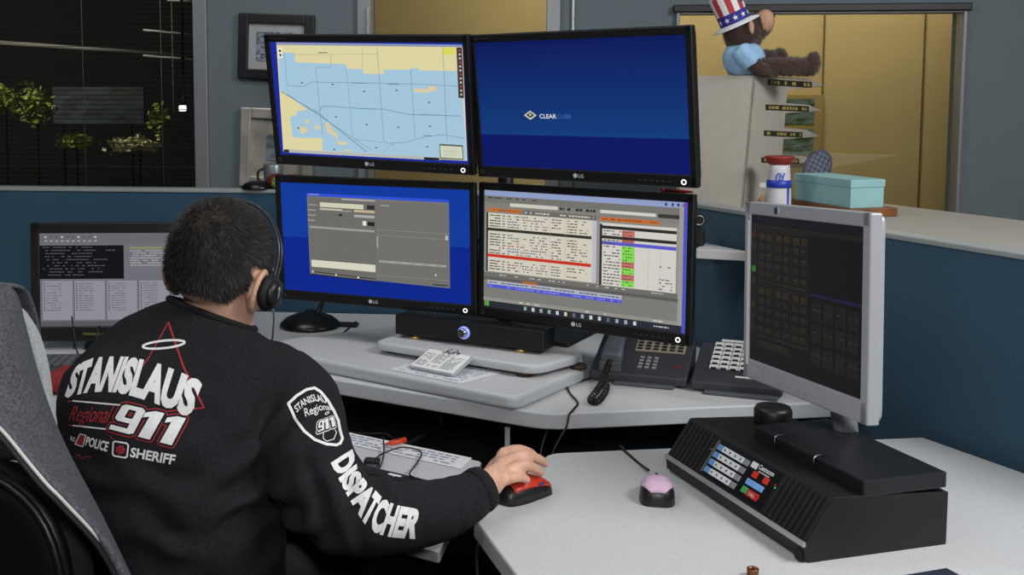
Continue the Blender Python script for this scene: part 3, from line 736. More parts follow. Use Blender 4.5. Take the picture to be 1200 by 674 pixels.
# ------------------------------------------------------------------ things on the desk
# soundbar
q0, q1 = at(463, 391.5, z=RZ+.009), at(637, 413, z=RZ+.009); bd = (q1-q0); bL = bd.length; byaw = math.atan2(bd.y, bd.x)
sbr = thing('soundbar', 'long black speaker bar with a lit round knob on the raised grey shelf', 'speaker', (q0.x, q0.y, RZ), byaw)
m = MB(); m.box((bL/2, .035, .009+.025), (bL, .07, .05), bev=.003); m.build('cabinet', M_black, sbr, world=False)
m = MB(); m.box((bL/2, -.0008, .034), (bL-.012, .0016, .042), bev=.0005); m.build('grille', mat('speaker_cloth', '0e0e10', .8, bump=.4, bump_scale=1500), sbr, world=False)
kx = bL*.485
RX = Matrix.Rotation(PI/2, 4, 'X')
m = MB(); m.lathe([(.016, 0), (.016, .004), (.0135, .006)], (kx, -.001, .034), 28, RX); kn = m.build('knob_ring', mat('lit_ring', '9fb0ff', .3, .3, emit='7d8ff0', estr=.55), sbr, world=False)
m = MB(); m.lathe([(.0115, .0), (.0115, .014), (.009, .016)], (kx, -.001, .034), 24, RX); m.build('volume_knob', M_chrome, sbr, world=False)
for x in (.05, bL-.065):
    m = MB(); m.lathe([(.014, 0), (.0165, .002), (.0165, .007), (.012, .009)], (x, .018, 0), 24); m.build('foot', mat('brass', 'd6b070', .25, 1.), sbr, world=False)
    m = MB(); m.lathe([(.014, 0), (.0165, .002), (.0165, .007), (.012, .009)], (x, .055, 0), 24); m.build('foot', mat('brass', 'd6b070', .25, 1.), sbr, world=False)

# sheet and clipboard
sh = [at(457, 433, z=SZ+.0008), at(540, 450, z=SZ+.0008), at(588, 437, z=SZ+.0008), at(500, 420, z=SZ+.0008)]
def sheet(name, pts, label, lines=8, cat='paper', base='dcdde2', ink='9aa0ac', th=.0006):
    a, b, c, d = pts
    m = MB()
    lo = [m.bm.verts.new(p) for p in pts]; hi = [m.bm.verts.new(p+Vector((0, 0, th))) for p in pts]
    m.face(lo[::-1]); m.face(hi)
    for i in range(4): m.face((lo[i], lo[(i+1) % 4], hi[(i+1) % 4], hi[i]))
    m.mi = 1
    for k in range(lines):
        t = (k+1)/(lines+1.); s_ = .08
        while s_ < .9:
            w = random.uniform(.02, .08)
            if random.random() < .75:
                def bl(s1, t1): return (a.lerp(b, s1)).lerp(d.lerp(c, s1), t1)+Vector((0, 0, th+.0002))
                h = .25/(lines+1)
                m.face([m.bm.verts.new(bl(x, y)) for x, y in ((s_, t-h), (min(s_+w, .92), t-h), (min(s_+w, .92), t+h), (s_, t+h))])
            s_ += w+.015
    o = m.build(name, [mat('paper_'+base, base, .8), mat('print_'+ink, ink, .8)]); return tag(o, label, cat)
sheet('paper_sheet', sh, 'loose white sheet lying flat under the clipboard on the grey platform', 9)
ca, cb, cc, cd_ = at(479.5, 430, z=SZ+.006), at(532, 440.5, z=SZ+.006), at(550, 416.5, z=SZ+.034), at(500, 408.5, z=SZ+.034)
cl = thing('clipboard', 'small clipboard with a printed page propped against the raised grey shelf', 'clipboard', (ca+cb)/2)
xd = (cb-ca).normalized(); yd = ((cd_-ca)-xd*((cd_-ca).dot(xd))).normalized(); zd_ = xd.cross(yd)
cw, chh = (cb-ca).length, (cd_-ca).length
Mc = Matrix((xd, yd, zd_)).transposed().to_4x4(); Mc.translation = ca
m = MB(); m.prism(rpoly([(0, 0), (cw, 0), (cw, chh), (0, chh)], .006), -.004, 0, Mc, .001); m.build('board', mat('clear_board', 'a7abb0', .25), cl)
m = MB(); m.prism([(.003, .003), (cw-.008, .003), (cw-.008, chh-.004), (.003, chh-.004)], .0004, .0034, Mc); m.build('page', M_white, cl)
m = MB()
for col_, (x0, x1) in enumerate(((.008, .035), (.043, .073), (.08, cw-.014))):
    y = .012
    while y < chh-.02:
        if not (col_ == 1 and .02 < y < .03):
            x = x0
            while x < x1-.003:
                w = random.uniform(.003, .008)
                pts = [Mc @ Vector(p) for p in ((x, y, .0037), (min(x+w, x1), y, .0037), (min(x+w, x1), y+.0022, .0037), (x, y+.0022, .0037))]
                if random.random() < .8: m.face([m.bm.verts.new(p) for p in pts])
                x += w+.0015
        y += .0045
m.build('page_print', mat('page_ink', '6a7280', .8), cl)
m = MB()
for k in range(2): m.tube([Mc @ Vector((cw*.42+k*.018, chh-.02, .004)), Mc @ Vector((cw*.42+k*.018, chh-.006, .012)), Mc @ Vector((cw*.42+k*.018, chh+.004, .008)), Mc @ Vector((cw*.42+k*.018+.012, chh+.004, .008)), Mc @ Vector((cw*.42+k*.018+.012, chh-.016, .006))], .0012, 6)
m.prism([(cw*.36, chh-.010), (cw*.72, chh-.010), (cw*.72, chh), (cw*.36, chh)], .0035, .006, Mc, .0008); m.build('wire_clip', M_chrome, cl)

# desk phone (wedge body), local frame: x along its front, y to the back
def frame_of(a, b):
    d = b-a; return Matrix.Translation(a) @ Matrix.Rotation(math.atan2(d.y, d.x), 4, 'Z'), (Vector((d.x, d.y, 0))).length
M_ph = mat('charcoal_phone_plastic', '34363a', .5, bump=.1, bump_scale=800)
M_ph2 = mat('charcoal_phone_light', '505357', .5, bump=.1, bump_scale=800)
M_keyl = mat('phone_key_strip', '968d7d', .6); M_keyw = mat('phone_key_white', 'dadad6', .5); M_keyd = mat('phone_key_dark', '1a1b1e', .5)
ang_ph = R(-20)
def wedge(mb, x0, x1, y0, y1, zf, zb, base=.006, bev=.004):
    prof = [(y0, base), (y1, base), (y1, zb), (y1-.02, zb+.004), (y0+.012, zf+.006), (y0, zf)]
    b2 = bmesh.new()
    A = [b2.verts.new((x0, y, z)) for y, z in prof]; B = [b2.verts.new((x1, y, z)) for y, z in prof]
    b2.faces.new(A); b2.faces.new(B[::-1])
    for i in range(len(prof)): b2.faces.new((A[i], B[i], B[(i+1) % len(prof)], A[(i+1) % len(prof)]))
    bmesh.ops.recalc_face_normals(b2, faces=b2.faces[:])
    bmesh.ops.bevel(b2, geom=b2.edges[:], offset=bev, segments=2, profile=.5, affect='EDGES')
    mb.add(b2)
pa = at(687, 447, z=DZ)+Vector((.008, 0, 0)); pw_ = .225
ph = thing('desk_phone', 'dark grey multi-line desk phone with handset under the lower right monitor', 'phone', pa, ang_ph)
zf, zb, dep = .026, .075, .19
m = MB(); wedge(m, 0, pw_, 0, dep, zf, zb); m.build('body', M_ph, ph, world=False)
m = MB(); m.box((pw_*.57, .02, .005), (pw_*.62, .07, .008), bev=.002); m.build('front_lip', M_ph2, ph, world=False)
sl_a = math.atan2(zb-zf-.002, dep-.032)
def onslope(x, y, up=0.): 
    t = (y-.012)/(dep-.032); return Vector((x, y, zf+.006+(zb-zf-.002)*t+up))
RS = Matrix.Rotation(sl_a, 4, 'X')
m = MB(); c = onslope(pw_*.66, .128, .0012); m.box(c, (.118, .06, .003), RS, .001); m.build('key_panel', M_keyl, ph, world=False)
proto_key = None
def key_grid(parent, cols, rows, x0, y0, dx, dy, sz, mt, name, fn):
    pk = None
    for r in range(rows):
        for c_ in range(cols):
            p = fn(x0+c_*dx, y0+r*dy)
            if pk is None:
                m = MB(); m.box((0, 0, 0), sz, bev=min(sz)*.25); pk = m.build(name, mt, parent, world=False); k = pk
            else:
                k = pk.copy(); col.objects.link(k); k.parent = parent
            k.location = p; k.rotation_euler = (sl_a, 0, 0)
key_grid(ph, 6, 4, pw_*.66-.048, .108, .0192, .0135, (.012, .006, .004), M_keyd, 'line_key', lambda x, y: onslope(x, y, .004))
key_grid(ph, 3, 4, pw_*.5, .028, .0165, .0145, (.010, .008, .003), mat('key_numbers', '8d8f90', .5), 'dial_key', lambda x, y: onslope(x, y, .0015))
m = MB(); m.box(onslope(pw_*.88, .042, .001), (.014, .014, .003), RS, .0008); m.build('red_key', mat('dim_red', '6e2326', .5), ph, world=False)
# handset
m = MB(); hx = .046
def hs(y, z, w, h): 
    return [(hx+x, y, z+zz) for x, zz in rpoly([(-w/2, -h/2), (w/2, -h/2), (w/2, h/2), (-w/2, h/2)], .01, 4)]
m.loft([hs(.018, .052, .044, .022), hs(.022, .055, .05, .034), hs(.05, .064, .05, .034), hs(.07, .078, .044, .024), hs(.11, .09, .042, .022), hs(.15, .1, .044, .026), hs(.17, .097, .05, .04), hs(.2, .103, .05, .04), hs(.205, .106, .044, .026)])
m.build('handset', mat('handset_grey', '535b64', .45), ph, world=False)
m = MB(); m.box((hx, .012, .035), (.052, .014, .03), bev=.003); m.build('cradle', M_ph2, ph, world=False)
# coiled cord
def coil(p, turns, r, n=12):
    pts = [Vector(q) for q in p]; P2, _ = catmull(pts, [0]*len(pts), 14); out = []
    N_ = turns*n
    for i in range(N_+1):
        f_ = i/N_*(len(P2)-1); a_ = int(min(f_, len(P2)-2)); q = P2[a_].lerp(P2[a_+1], f_-a_); t = (P2[a_+1]-P2[a_]).normalized()
        n1 = t.orthogonal().normalized(); n2 = t.cross(n1); out.append(q+n1*r*math.cos(2*PI*i/n)+n2*r*math.sin(2*PI*i/n))
    return out
Mph = wm(ph)
cpts = [Mph @ Vector((hx, .014, .05)), Mph @ Vector((hx-.004, -.014, .034)), at(706, 447, z=DZ+.02), at(700, 457, z=DZ+.010), at(692, 469, z=DZ+.009), at(701, 470, z=DZ+.009), at(709, 460, z=DZ+.010), at(711, 451, z=DZ+.010)]
m = MB(); m.tube(coil(cpts, 34, .0062), .0019, 6); m.build('coiled_cord', M_cable, ph)
# add-on key module
qa = at(809, 459, z=DZ); mw = .20
pm = thing('phone_key_module', 'dark grey add-on panel of white line keys beside the phone, half behind the silver monitor', 'phone', qa, R(-22))
m = MB(); wedge(m, 0, mw, 0, dep, zf, zb); m.build('body', M_ph, pm, world=False)
m = MB(); m.box((mw*.56, .02, .005), (mw*.8, .07, .008), bev=.002); m.build('front_lip', M_ph2, pm, world=False)
m = MB(); c = onslope(mw*.55, .112, .001); m.box(c, (.152, .128, .003), RS, .001); m.build('key_panel', M_ph2, pm, world=False)
key_grid(pm, 7, 6, mw*.55-.066, .058, .022, .0205, (.0205, .0165, .003), M_keyw, 'label_key', lambda x, y: onslope(x, y, .003))
key_grid(pm, 7, 6, mw*.55-.066, .0515, .022, .0205, (.013, .0042, .004), M_keyd, 'line_key', lambda x, y: onslope(x, y, .0035))
m = MB(); m.box(onslope(mw*.58, .182, .001), (.14, .010, .004), RS, .001); m.build('title_strip', M_keyw, pm, world=False)
m = MB(); m.box(onslope(mw*.7, .026, .001), (.09, .007, .003), RS, .001); m.build('label_strip', M_keyw, pm, world=False)

# black dome base with stalk at the back left of the desk
c = at(361, 388, z=DZ); c.y += .06
db = thing('lamp_base', 'black domed base with a short stalk on the desk under the lower left monitor', 'stand', c)
m = MB(); m.lathe([(.086, 0), (.089, .004), (.086, .012), (.07, .026), (.045, .036), (.02, .042), (.012, .05)], c, 36); m.build('dome', mat('black_dome', '0e0e10', .3), db)
m = MB(); m.tube([c+Vector((.02, 0, .035)), c+Vector((.035, .01, .07)), c+Vector((.045, .02, .12))], .008, 10, smooth_path=5); m.build('stalk', M_black, db)
m = MB(); m.box(c+Vector((.11, .0, .006)), (.06, .03, .01), R(-10), .003); m.build('plug', M_black, db)
# loose cables on the desk
def cable(label, pts, r=.0024, name='cable', mt=None, sm=8):
    m = MB(); m.tube(pts, r, 8, smooth_path=sm); return tag(m.build(name, mt or M_cable), label, 'cable', 'loose cables around the desks')
zc = DZ+.0026
cable('uppermost black cable on the desk, running from the man toward the dome base', [at(300, 408, z=zc), at(330, 401.5, z=zc), at(365, 397, z=zc), at(396, 396, z=zc), at(405, 388, z=zc), at(417, 377, z=zc)])
cable('middle black cable on the desk, looping behind the man to the riser', [at(312, 420, z=zc), at(333, 410, z=zc), at(350, 402, z=zc), at(365, 400.5, z=zc), at(395, 402.5, z=zc), at(420, 398.5, z=zc), at(436, 397, z=zc)], .0018)
cable('lowest black cable on the desk, lying left of the riser', [at(330, 419, z=zc), at(345, 415.5, z=zc), at(372, 413, z=zc), at(390, 408, z=zc), at(408, 400, z=zc), at(430, 397, z=zc)])
m = MB(); m.ellip(at(418, 405.5, z=DZ+.003), (.010, .005, .003)); tag(m.build('cable_clip', M_black), 'tiny black oval clip on the desk just left of the raised shelf', 'clip')
cable('thin black cable from the desk phone drooping over the desk front edge', [at(703, 443, z=zc+.004)+Vector((0, .02, 0)), at(680, 447, z=zc), at(666, 452, z=zc), at(668, 461, z=zc), at(677, 472, z=zc), at(672, 480, z=zc), at(667, 486.5, z=zc), at(664, 500, Y=2.285), at(655, 516, Y=2.27), at(647, 533, Y=2.26), at(642, 560, Y=2.25)])
cable('thin grey cable hanging in the gap behind the hand', [at(641, 504, Y=2.42), at(636, 520, Y=2.42), at(632, 540, Y=2.42)], .0018, mt=mat('grey_cable', '6c6860', .6))
cable('thin dark cable hanging under the right desk wing', [at(563, 630, Y=1.95), at(559, 650, Y=1.95), at(560, 680, Y=1.95), at(565, 760, Y=1.95)], .003, mt=mat('dim_cable', '4a4a4c', .6))

# mice on the right desk wing
def mouse(name, label, loc, yaw, L, W, H, topcol, bodycol, mold, red=None):
    o = thing(name, label, 'mouse', loc, yaw)
    def ring(x, w, h, zb=0.0):
        out = []
        for k in range(20):
            a = 2*PI*k/20; c_, s_ = math.cos(a), math.sin(a)
            yy = w/2*math.copysign(abs(c_)**.7, c_); zz = (h*math.copysign(abs(s_)**.85, s_) if s_ > 0 else 0)
            out.append((x, yy*(1 if s_ >= 0 else .98), zz+.0005+zb))
        return out
    prof = [(-.5, .35, .3), (-.47, .68, .55), (-.4, .86, .78), (-.25, .98, .97), (-.05, 1.0, 1.0), (.15, .95, .9), (.32, .92, .74), (.44, .84, .56), (.49, .6, .42), (.5, .4, .3)]
    m = MB(); m.loft([ring(x*L, w*W, h*H) for x, w, h in prof]); m.build('body', bodycol, o, world=False)
    return o, prof, ring
M_mb = mat('mouse_black', '17171a', .38)
zc2 = FZ
mc = at(769, 579, z=FZ+.006)
o, prof, ring = mouse('computer_mouse', 'black computer mouse with a pink top, alone on the desk left of the console', (mc.x, mc.y-.006, FZ), R(80), .088, .062, .040, None, M_mb, None)
# pink top shell: a curved cap over the front of the mouse
def capmesh(x0, x1, n, wf, lift, mt, nm, side=(-1, 1), par=None, L=.098, W=.058, H=.036):
    m = MB(); rows = []
    for i in range(n+1):
        x = x0+(x1-x0)*i/n
        for k in range(len(prof)-1):
            if prof[k][0] <= x <= prof[k+1][0]:
                t = (x-prof[k][0])/(prof[k+1][0]-prof[k][0]); w = prof[k][1]*(1-t)+prof[k+1][1]*t; h = prof[k][2]*(1-t)+prof[k+1][2]*t
        row = []
        for j in range(13):
            a = (side[0]+(side[1]-side[0])*j/12)*wf(x)
            c_, s_ = math.sin(a), math.cos(a)
            row.append(m.bm.verts.new((x*L, -(w*W/2)*math.copysign(abs(c_)**.7, c_)*1.01, h*H*abs(s_)**.85+.0005+lift)))
        rows.append(row)
    for i in range(n):
        for j in range(12):
            f = m.face((rows[i][j], rows[i+1][j], rows[i+1][j+1], rows[i][j+1])); f.smooth = True
    ob = m.build(nm, mt, par, world=False)
    sm = ob.modifiers.new('s', 'SOLIDIFY'); sm.thickness = .0016; sm.offset = 1
    return ob
capmesh(-.455, .495, 22, lambda x: .35+.72*min(1, max(0, (x+.455)/.40))**.6, .0006, mat('pink_plastic', 'd9b7d2', .5), 'top_shell', par=o, L=.088, W=.062, H=.040)
m = MB(); m.box((.030, 0, .032), (.012, .005, .006), bev=.002); m.build('wheel', M_rub, o, world=False)
cable('thin black mouse cable running back from the pink-topped mouse', [at(760, 551, z=FZ+.012), at(750, 544, z=FZ+.003), at(740, 535.5, z=FZ+.003), at(732, 528.5, z=FZ+.003), at(727, 524, Y=2.185), at(722, 540, Y=2.19)], .0026)
# mouse under the hand
HD = Vector((.09, .072, 0)).normalized()
MH = at(611, 582, z=FZ)
MHL = Vector((MH.x, MH.y, FZ))
mo2, prof, ring = mouse('computer_mouse', 'black computer mouse with a red top under the right hand', MHL, math.atan2(HD.y, HD.x), .112, .066, .038, None, M_mb, None)
capmesh(-.35, .495, 18, lambda x: .95, .0006, mat('red_plastic', 'c4361f', .4), 'top_shell', par=mo2, L=.112, W=.066, H=.038)
m = MB(); m.ellip((.022, -.0295, .027), (.007, .0025, .003)); m.build('side_button', mat('blue_plastic', '24386e', .4), mo2, world=False)

# ------------------------------------------------------------------ black console
A0 = at(781, 552, z=FZ); B0 = at(943, 661, z=FZ); LL_ = (B0-A0).length
Mcon = Matrix.Translation(A0) @ Matrix.Rotation(math.atan2((B0-A0).y, (B0-A0).x), 4, 'Z')
con = thing('paging_console', 'big black desktop console with a sloped keypad front on the right desk wing', 'console', A0, math.atan2((B0-A0).y, (B0-A0).x))
M_con = mat('console_black', '101012', .5, bump=.12, bump_scale=700)
# profile across (y to the back, i.e. away from the man), z
zs, yr, zr, dc = .031, .047, .098, .26
prof_c = [(.006, 0), (.006, .004), (0, .006), (-.002, zs-.004), (0, zs), (yr, zr), (yr+.004, zr+.001), (dc, zr-.012), (dc, 0)]
b2 = bmesh.new()
A_ = [b2.verts.new((0, y, z)) for y, z in prof_c]; B_ = [b2.verts.new((LL_, y, z)) for y, z in prof_c]
b2.faces.new(A_); b2.faces.new(B_[::-1])
for i in range(len(prof_c)): b2.faces.new((A_[i], B_[i], B_[(i+1) % len(prof_c)], A_[(i+1) % len(prof_c)]))
bmesh.ops.recalc_face_normals(b2, faces=b2.faces[:]); bmesh.ops.bevel(b2, geom=b2.edges[:], offset=.0015, segments=2, profile=.5, affect='EDGES')
m = MB(); m.add(b2); m.build('housing', M_con, con, world=False)
m = MB(); m.box((LL_/2, -.002, zs-.001), (LL_+.002, .005, .008), bev=.001); m.build('silver_trim', mat('silver_strip', 'b4b6b8', .4, .5), con, world=False)
sa = math.atan2(zr-zs, yr); slen = math.hypot(yr, zr-zs)
Ms = Matrix.Translation((0, 0, zs)) @ Matrix.Rotation(sa, 4, 'X')          # local: x along, y up the slope, z out
def spt(x, y, z=0.): return Ms @ Vector((x, y, z))
for x in [.010+k*.0135 for k in range(8)]+[.316+k*.0135 for k in range(9)]:
    m = MB(); m.box(spt(x, slen/2, .0008), (.0065, slen*.92, .004), Ms.to_3x3().to_4x4(), .0012); m.build('rib', M_con, con, world=False)
# panel
px0, px1, py0, py1 = .117, .303, .007, slen-.006
m = MB(); m.box(spt((px0+px1)/2, (py0+py1)/2, .0008), (px1-px0, py1-py0, .003), Ms.to_3x3().to_4x4(), .0006); m.build('key_panel', mat('panel_black', '0b0c0f', .3), con, world=False)
m = MB(); m.box(spt(px0+.001, (py0+py1)/2, .003), (.0016, py1-py0-.004, .003), Ms.to_3x3().to_4x4()); m.box(spt(px0-.001, py0+.045, .003), (.012, .0025, .003), Ms.to_3x3().to_4x4()); m.build('metal_edge', M_alu, con, world=False)
KC = {'b': mat('key_blue', '6ea0dc', .5), 'w': mat('key_white', 'e6e8ea', .5), 'g': mat('key_grey', '8e9092', .5), 'r': mat('key_red', 'd8341c', .5), 'l': mat('key_lightblue', '7fb2f0', .5), 'n': mat('key_green', '3fae52', .5), 'd': mat('key_darkred', 'c02420', .5)}
kp = {}
def ckey(x, y, w, h, c):
    key = (c, round(w, 4), round(h, 4))
    if key not in kp:
        mm = MB(); mm.box((0, 0, 0), (w, h, .003), bev=.0008); o = mm.build('key', KC[c], con, world=False); kp[key] = o
    else:
        o = kp[key].copy(); col.objects.link(o); o.parent = con
    o.location = spt(x, y, .0032); o.rotation_euler = (sa, 0, 0)
rowY = [.0625, .0475, .0325, .0175]
KX = .133
for r, y in enumerate(rowY):
    cs = 'bwwwwg' + ('w' if r == 0 else '')
    for c_, ch in enumerate(cs): ckey(KX+c_*.0163+(.006 if c_ == 6 else 0), y+(.003 if c_ == 6 else 0), .0156, .0108, ch)
ckey(.2505, .052, .0125, .0115, 'r'); ckey(.2815, .052, .0125, .0115, 'r')
for k in range(3): ckey(.2475+k*.0158, .0365, .0150, .0105, 'l')
ckey(.2475, .0215, .0150, .0115, 'n'); ckey(.2715, .0205, .0310, .0125, 'd')
m = MB(); Mt = Ms @ Matrix.Translation((.2485, .0640, .0029)) @ Matrix.Rotation(-PI/2, 4, 'X')
flat_text(m, 'Centracom', Mt, .0115, .03, .80)
m.build('panel_name', mat('panel_white', 'e2e4e6', .5), con, world=False)
for k in range(4):
    m = MB(); m.box(spt(.256+k*.008, .0600, .0027), (.006, .0018, .0006), Ms.to_3x3().to_4x4()); m.build('panel_print', mat('panel_white', 'e2e4e6', .5), con, world=False)
m = MB()
flat_text(m, 'CALL', Ms @ Matrix.Translation((.2625, .0175, .0053)) @ Matrix.Rotation(-PI/2, 4, 'X'), .008, .01)
m.build('key_lettering', mat('panel_white', 'e2e4e6', .5), con, world=False)
for r, y in enumerate(rowY):
    for c_ in range(1, 5):
        m = MB(); m.box(spt(KX+c_*.0163, y, .0049), (.0035, .004, .0003), Ms.to_3x3().to_4x4()); m.build('key_mark', mat('panel_ink', '4a4e58', .6), con, world=False)
for k, (x, y, h) in enumerate(((.309, .050, '40ff60'), (.306, .054, 'd02030'))):
    m = MB(); m.ellip(spt(x, y, .003), .0012, seg=8, rings=6); m.build('indicator_light', mat('led_'+h, h, .4, emit=h, estr=.5), con, world=False)
m = MB(); m.box((LL_-.012, .001, .010), (.016, .012, .018), bev=.002); m.build('side_jack', M_rub, con, world=False)
# monitor foot on the console (belongs to the silver monitor)
zt = FZ+zr-.006
hb = MHP @ Vector((0, .05, -Hh/2+.04))
fa = [at(879, 505, z=zt+.028), at(925, 492, z=zt+.028)]
m = MB()
Mf = Mcon
m.box(Mcon @ Vector((.28, .178, zr+.008)), (.30, .155, .026), Mcon.to_3x3().to_4x4(), .003)
m.build('stand_base', mat('base_black', '16171b', .45, bump=.1, bump_scale=600), oHP)
m = MB(); m.tube([hb+Vector((.03, .01, 0)), (hb.x+.04, hb.y, FZ+zr+.015)], .022, 12); m.build('stand_neck', M_silverp, oHP)
for x in (.20, .31):
    m = MB(); m.tube([Mcon @ Vector((x, .099, zr+.004)), Mcon @ Vector((x, .0975, zr+.02)), Mcon @ Vector((x, .103, zr+.0225)), Mcon @ Vector((x, .118, zr+.0225))], .0016, 6); m.build('wire_latch', M_chrome, oHP)
c = at(905.5, 495, z=FZ+zr-.004)
pk = thing('puck_speaker', 'short black round puck standing on the back corner of the console', 'speaker', c)
m = MB(); m.lathe([(.034, 0), (.035, .003), (.035, .024), (.031, .031), (.015, .034)], c, 32); m.build('puck_body', M_black, pk)
m = MB(); m.box(c+Vector((-.032, -.014, .014)), (.004, .014, .016), R(25), .001); m.build('slot', M_rub, pk)
# copper cap
c = at(882, 676, z=FZ)
o = MB().lathe([(.0085, 0), (.0085, .010), (.0088, .0105), (.0088, .013), (.0065, .0132), (.006, .011)], c, 24).build('copper_cap', mat('copper', '8a5a3c', .35, .9)); tag(o, 'small copper coloured cap standing on the desk at the bottom edge', 'cap')
a = at(975, 676, z=FZ+.003)
m = MB(); m.box(a+Vector((.12, -.11, 0)), (.22, .2, .006), R(-72), .002); tag(m.build('folder', mat('navy_folder', '232a3c', .6)), 'dark navy folder lying on the desk in front of the console, mostly cut off', 'folder')

# ------------------------------------------------------------------ keyboard tray contents
zt_ = TZ+.001
sheet('paper_strip', [at(385, 515.5, z=zt_), at(540, 550, z=zt_), at(553, 537, z=zt_), at(403, 506, z=zt_)], 'long white printed strip lying along the back of the keyboard shelf', 4, base='e4e4e6', ink='8f93a8')
kb0 = at(440, 552, z=TZ); 
Mk = Matrix.Translation(Vector((.005, 1.995, TZ))) @ Matrix.Rotation(math.atan2(-td.y, -td.x), 4, 'Z')
kbd = thing('keyboard', 'black computer keyboard on the pull-out shelf, mostly hidden under the forearm', 'keyboard', Mk.to_translation(), math.atan2(-td.y, -td.x))
m = MB(); m.box((-.19, .0, .011), (.40, .15, .018), bev=.004); m.build('case', M_black, kbd, world=False)
kk = None
for r in range(5):
    for c_ in range(19):
        if kk is None:
            m = MB(); m.box((0, 0, 0), (.017, .017, .008), bev=.002); kk = m.build('key', M_rub, kbd, world=False); k2 = kk
        else:
            k2 = kk.copy(); col.objects.link(k2); k2.parent = kbd
        k2.location = (-.19+(c_-9)*.0202, -.048+r*.0205, .022)
sp_ = wm(kbd).inverted() @ at(462, 557, z=TZ+.0212)
m = MB(); m.box((sp_.x, sp_.y, .0207), (.028, .011, .0012)); m.build('label_sticker', M_white, kbd, world=False)
hubp = at(436, 547, z=TZ)
hb_ = thing('usb_hub', 'small black plug box with a cable on the keyboard shelf beside the upper arm', 'plug', hubp)
m = MB(); m.box(hubp+Vector((0, 0, .009)), (.032, .022, .016), R(-10), .003); m.build('case', M_black, hb_)
m = MB(); m.box(hubp+Vector((0, -.0105, .006)), (.022, .003, .006), R(-10), .001); m.build('socket', mat('socket_grey', '5a5c60', .4), hb_)
mp0, mp1 = at(452, 520.5, z=TZ+.012), at(475, 515.5, z=TZ+.012)
mk = thing('red_marker', 'red marker pen lying on the white printed strip', 'pen', (mp0+mp1)/2)
dd = (mp1-mp0).normalized()
m = MB(); m.tube([mp0, mp0+dd*.012, mp0.lerp(mp1, .25), mp1], [.002, .004, .0055, .006], 12); m.build('barrel', mat('marker_red', 'd8401e', .4), mk)
m = MB(); m.box(mp0.lerp(mp1, .6)+Vector((0, 0, .0060)), (.022, .006, .0006), math.atan2(dd.y, dd.x)); m.build('pen_label', mat('marker_dark', '5a1208', .5), mk)
cable('black cable arching over the red marker on the keyboard shelf', [at(436, 544, z=TZ+.012), at(443, 535, z=TZ+.02), at(455, 529, z=TZ+.02), at(470, 524.5, z=TZ+.024), at(485, 526, z=TZ+.02), at(494, 531, z=TZ+.012), at(488, 544, z=TZ+.006), at(480, 556, z=TZ+.022), at(492, 562, z=TZ+.024)], .0017)
cable('black cable hanging straight down in front of the white strip', [at(449, 512, z=TZ+.02), at(450, 528, z=TZ+.008), at(447, 544, z=TZ+.008), at(441, 553, z=TZ+.006)], .0017)
cable('thin dark wire running behind the red marker', [at(404, 506, z=TZ+.01), at(430, 508, z=TZ+.012), at(450, 508, z=TZ+.016), at(460, 513, z=TZ+.02)], .001)

# red pen resting on the lower right monitor
p0_, p1_ = MLR @ Vector((W4/2-.075, .012, H4/2+.0042)), MLR @ Vector((W4/2-.008, .012, H4/2+.0042))
rp_ = thing('red_pen', 'small dark red pen lying on the top edge of the lower right black monitor', 'pen', (p0_+p1_)/2)
m = MB(); m.tube([p0_, p0_.lerp(p1_, .7), p0_.lerp(p1_, .97), p1_], [.0038, .0038, .002, .0008], 10); m.build('pen_barrel', mat('pen_red', '8c1a1c', .4), rp_)
m = MB(); m.tube([p0_-(p1_-p0_)*.08, p0_+(p1_-p0_)*.02], .0042, 10); m.build('pen_cap', mat('pen_red', '8c1a1c', .4), rp_)
# ------------------------------------------------------------------ on and behind the right partition
def vplane(u, v, A, n):
    """where a photo ray meets the upright plane through A along n -> (distance along n, height)"""
    mm = Vector((-n.y, n.x, 0)); d = ray(u, v); t = (A-CC).dot(mm)/d.dot(mm); X = CC+d*t
    return (X-A).dot(n), X.z
C0 = at(870, 245, Y=3.02); CABZ = C0.z
cab = thing('storage_cabinet', 'grey storage cabinet behind the right partition holding the file rack and boxes', 'cabinet', (1.2, 2.9, 0))
cpts = [wr(.28, .065), wr(2.0, .065), wr(2.0, .62), wr(.28, .62)]
m = MB(); m.prism([tuple(p) for p in cpts], CABZ-.025, CABZ-.0005, bev=.003); m.build('cabinet_top', mat('cabinet_top', 'a39f97', .6), cab)
cin = [wr(.30, .08), wr(1.98, .08), wr(1.98, .60), wr(.30, .60)]
m = MB(); m.prism([tuple(p) for p in cin], 0, CABZ-.025); m.build('cabinet_body', mat('cabinet_grey', '77767a', .6), cab)
for k in range(3):
    a, b = .32+.56*k, .32+.56*k+.53
    m = MB(); m.prism([tuple(p) for p in (wr(a, .60), wr(b, .60), wr(b, .615), wr(a, .615))], .06, CABZ-.05, bev=.003); d_ = m.build('door', mat('cabinet_grey', '77767a', .6), cab)
    m = MB(); p = wr(b-.06, .625); m.box((p.x, p.y, .75), (.012, .012, .12), bev=.004); m.build('handle', M_chrome, d_)
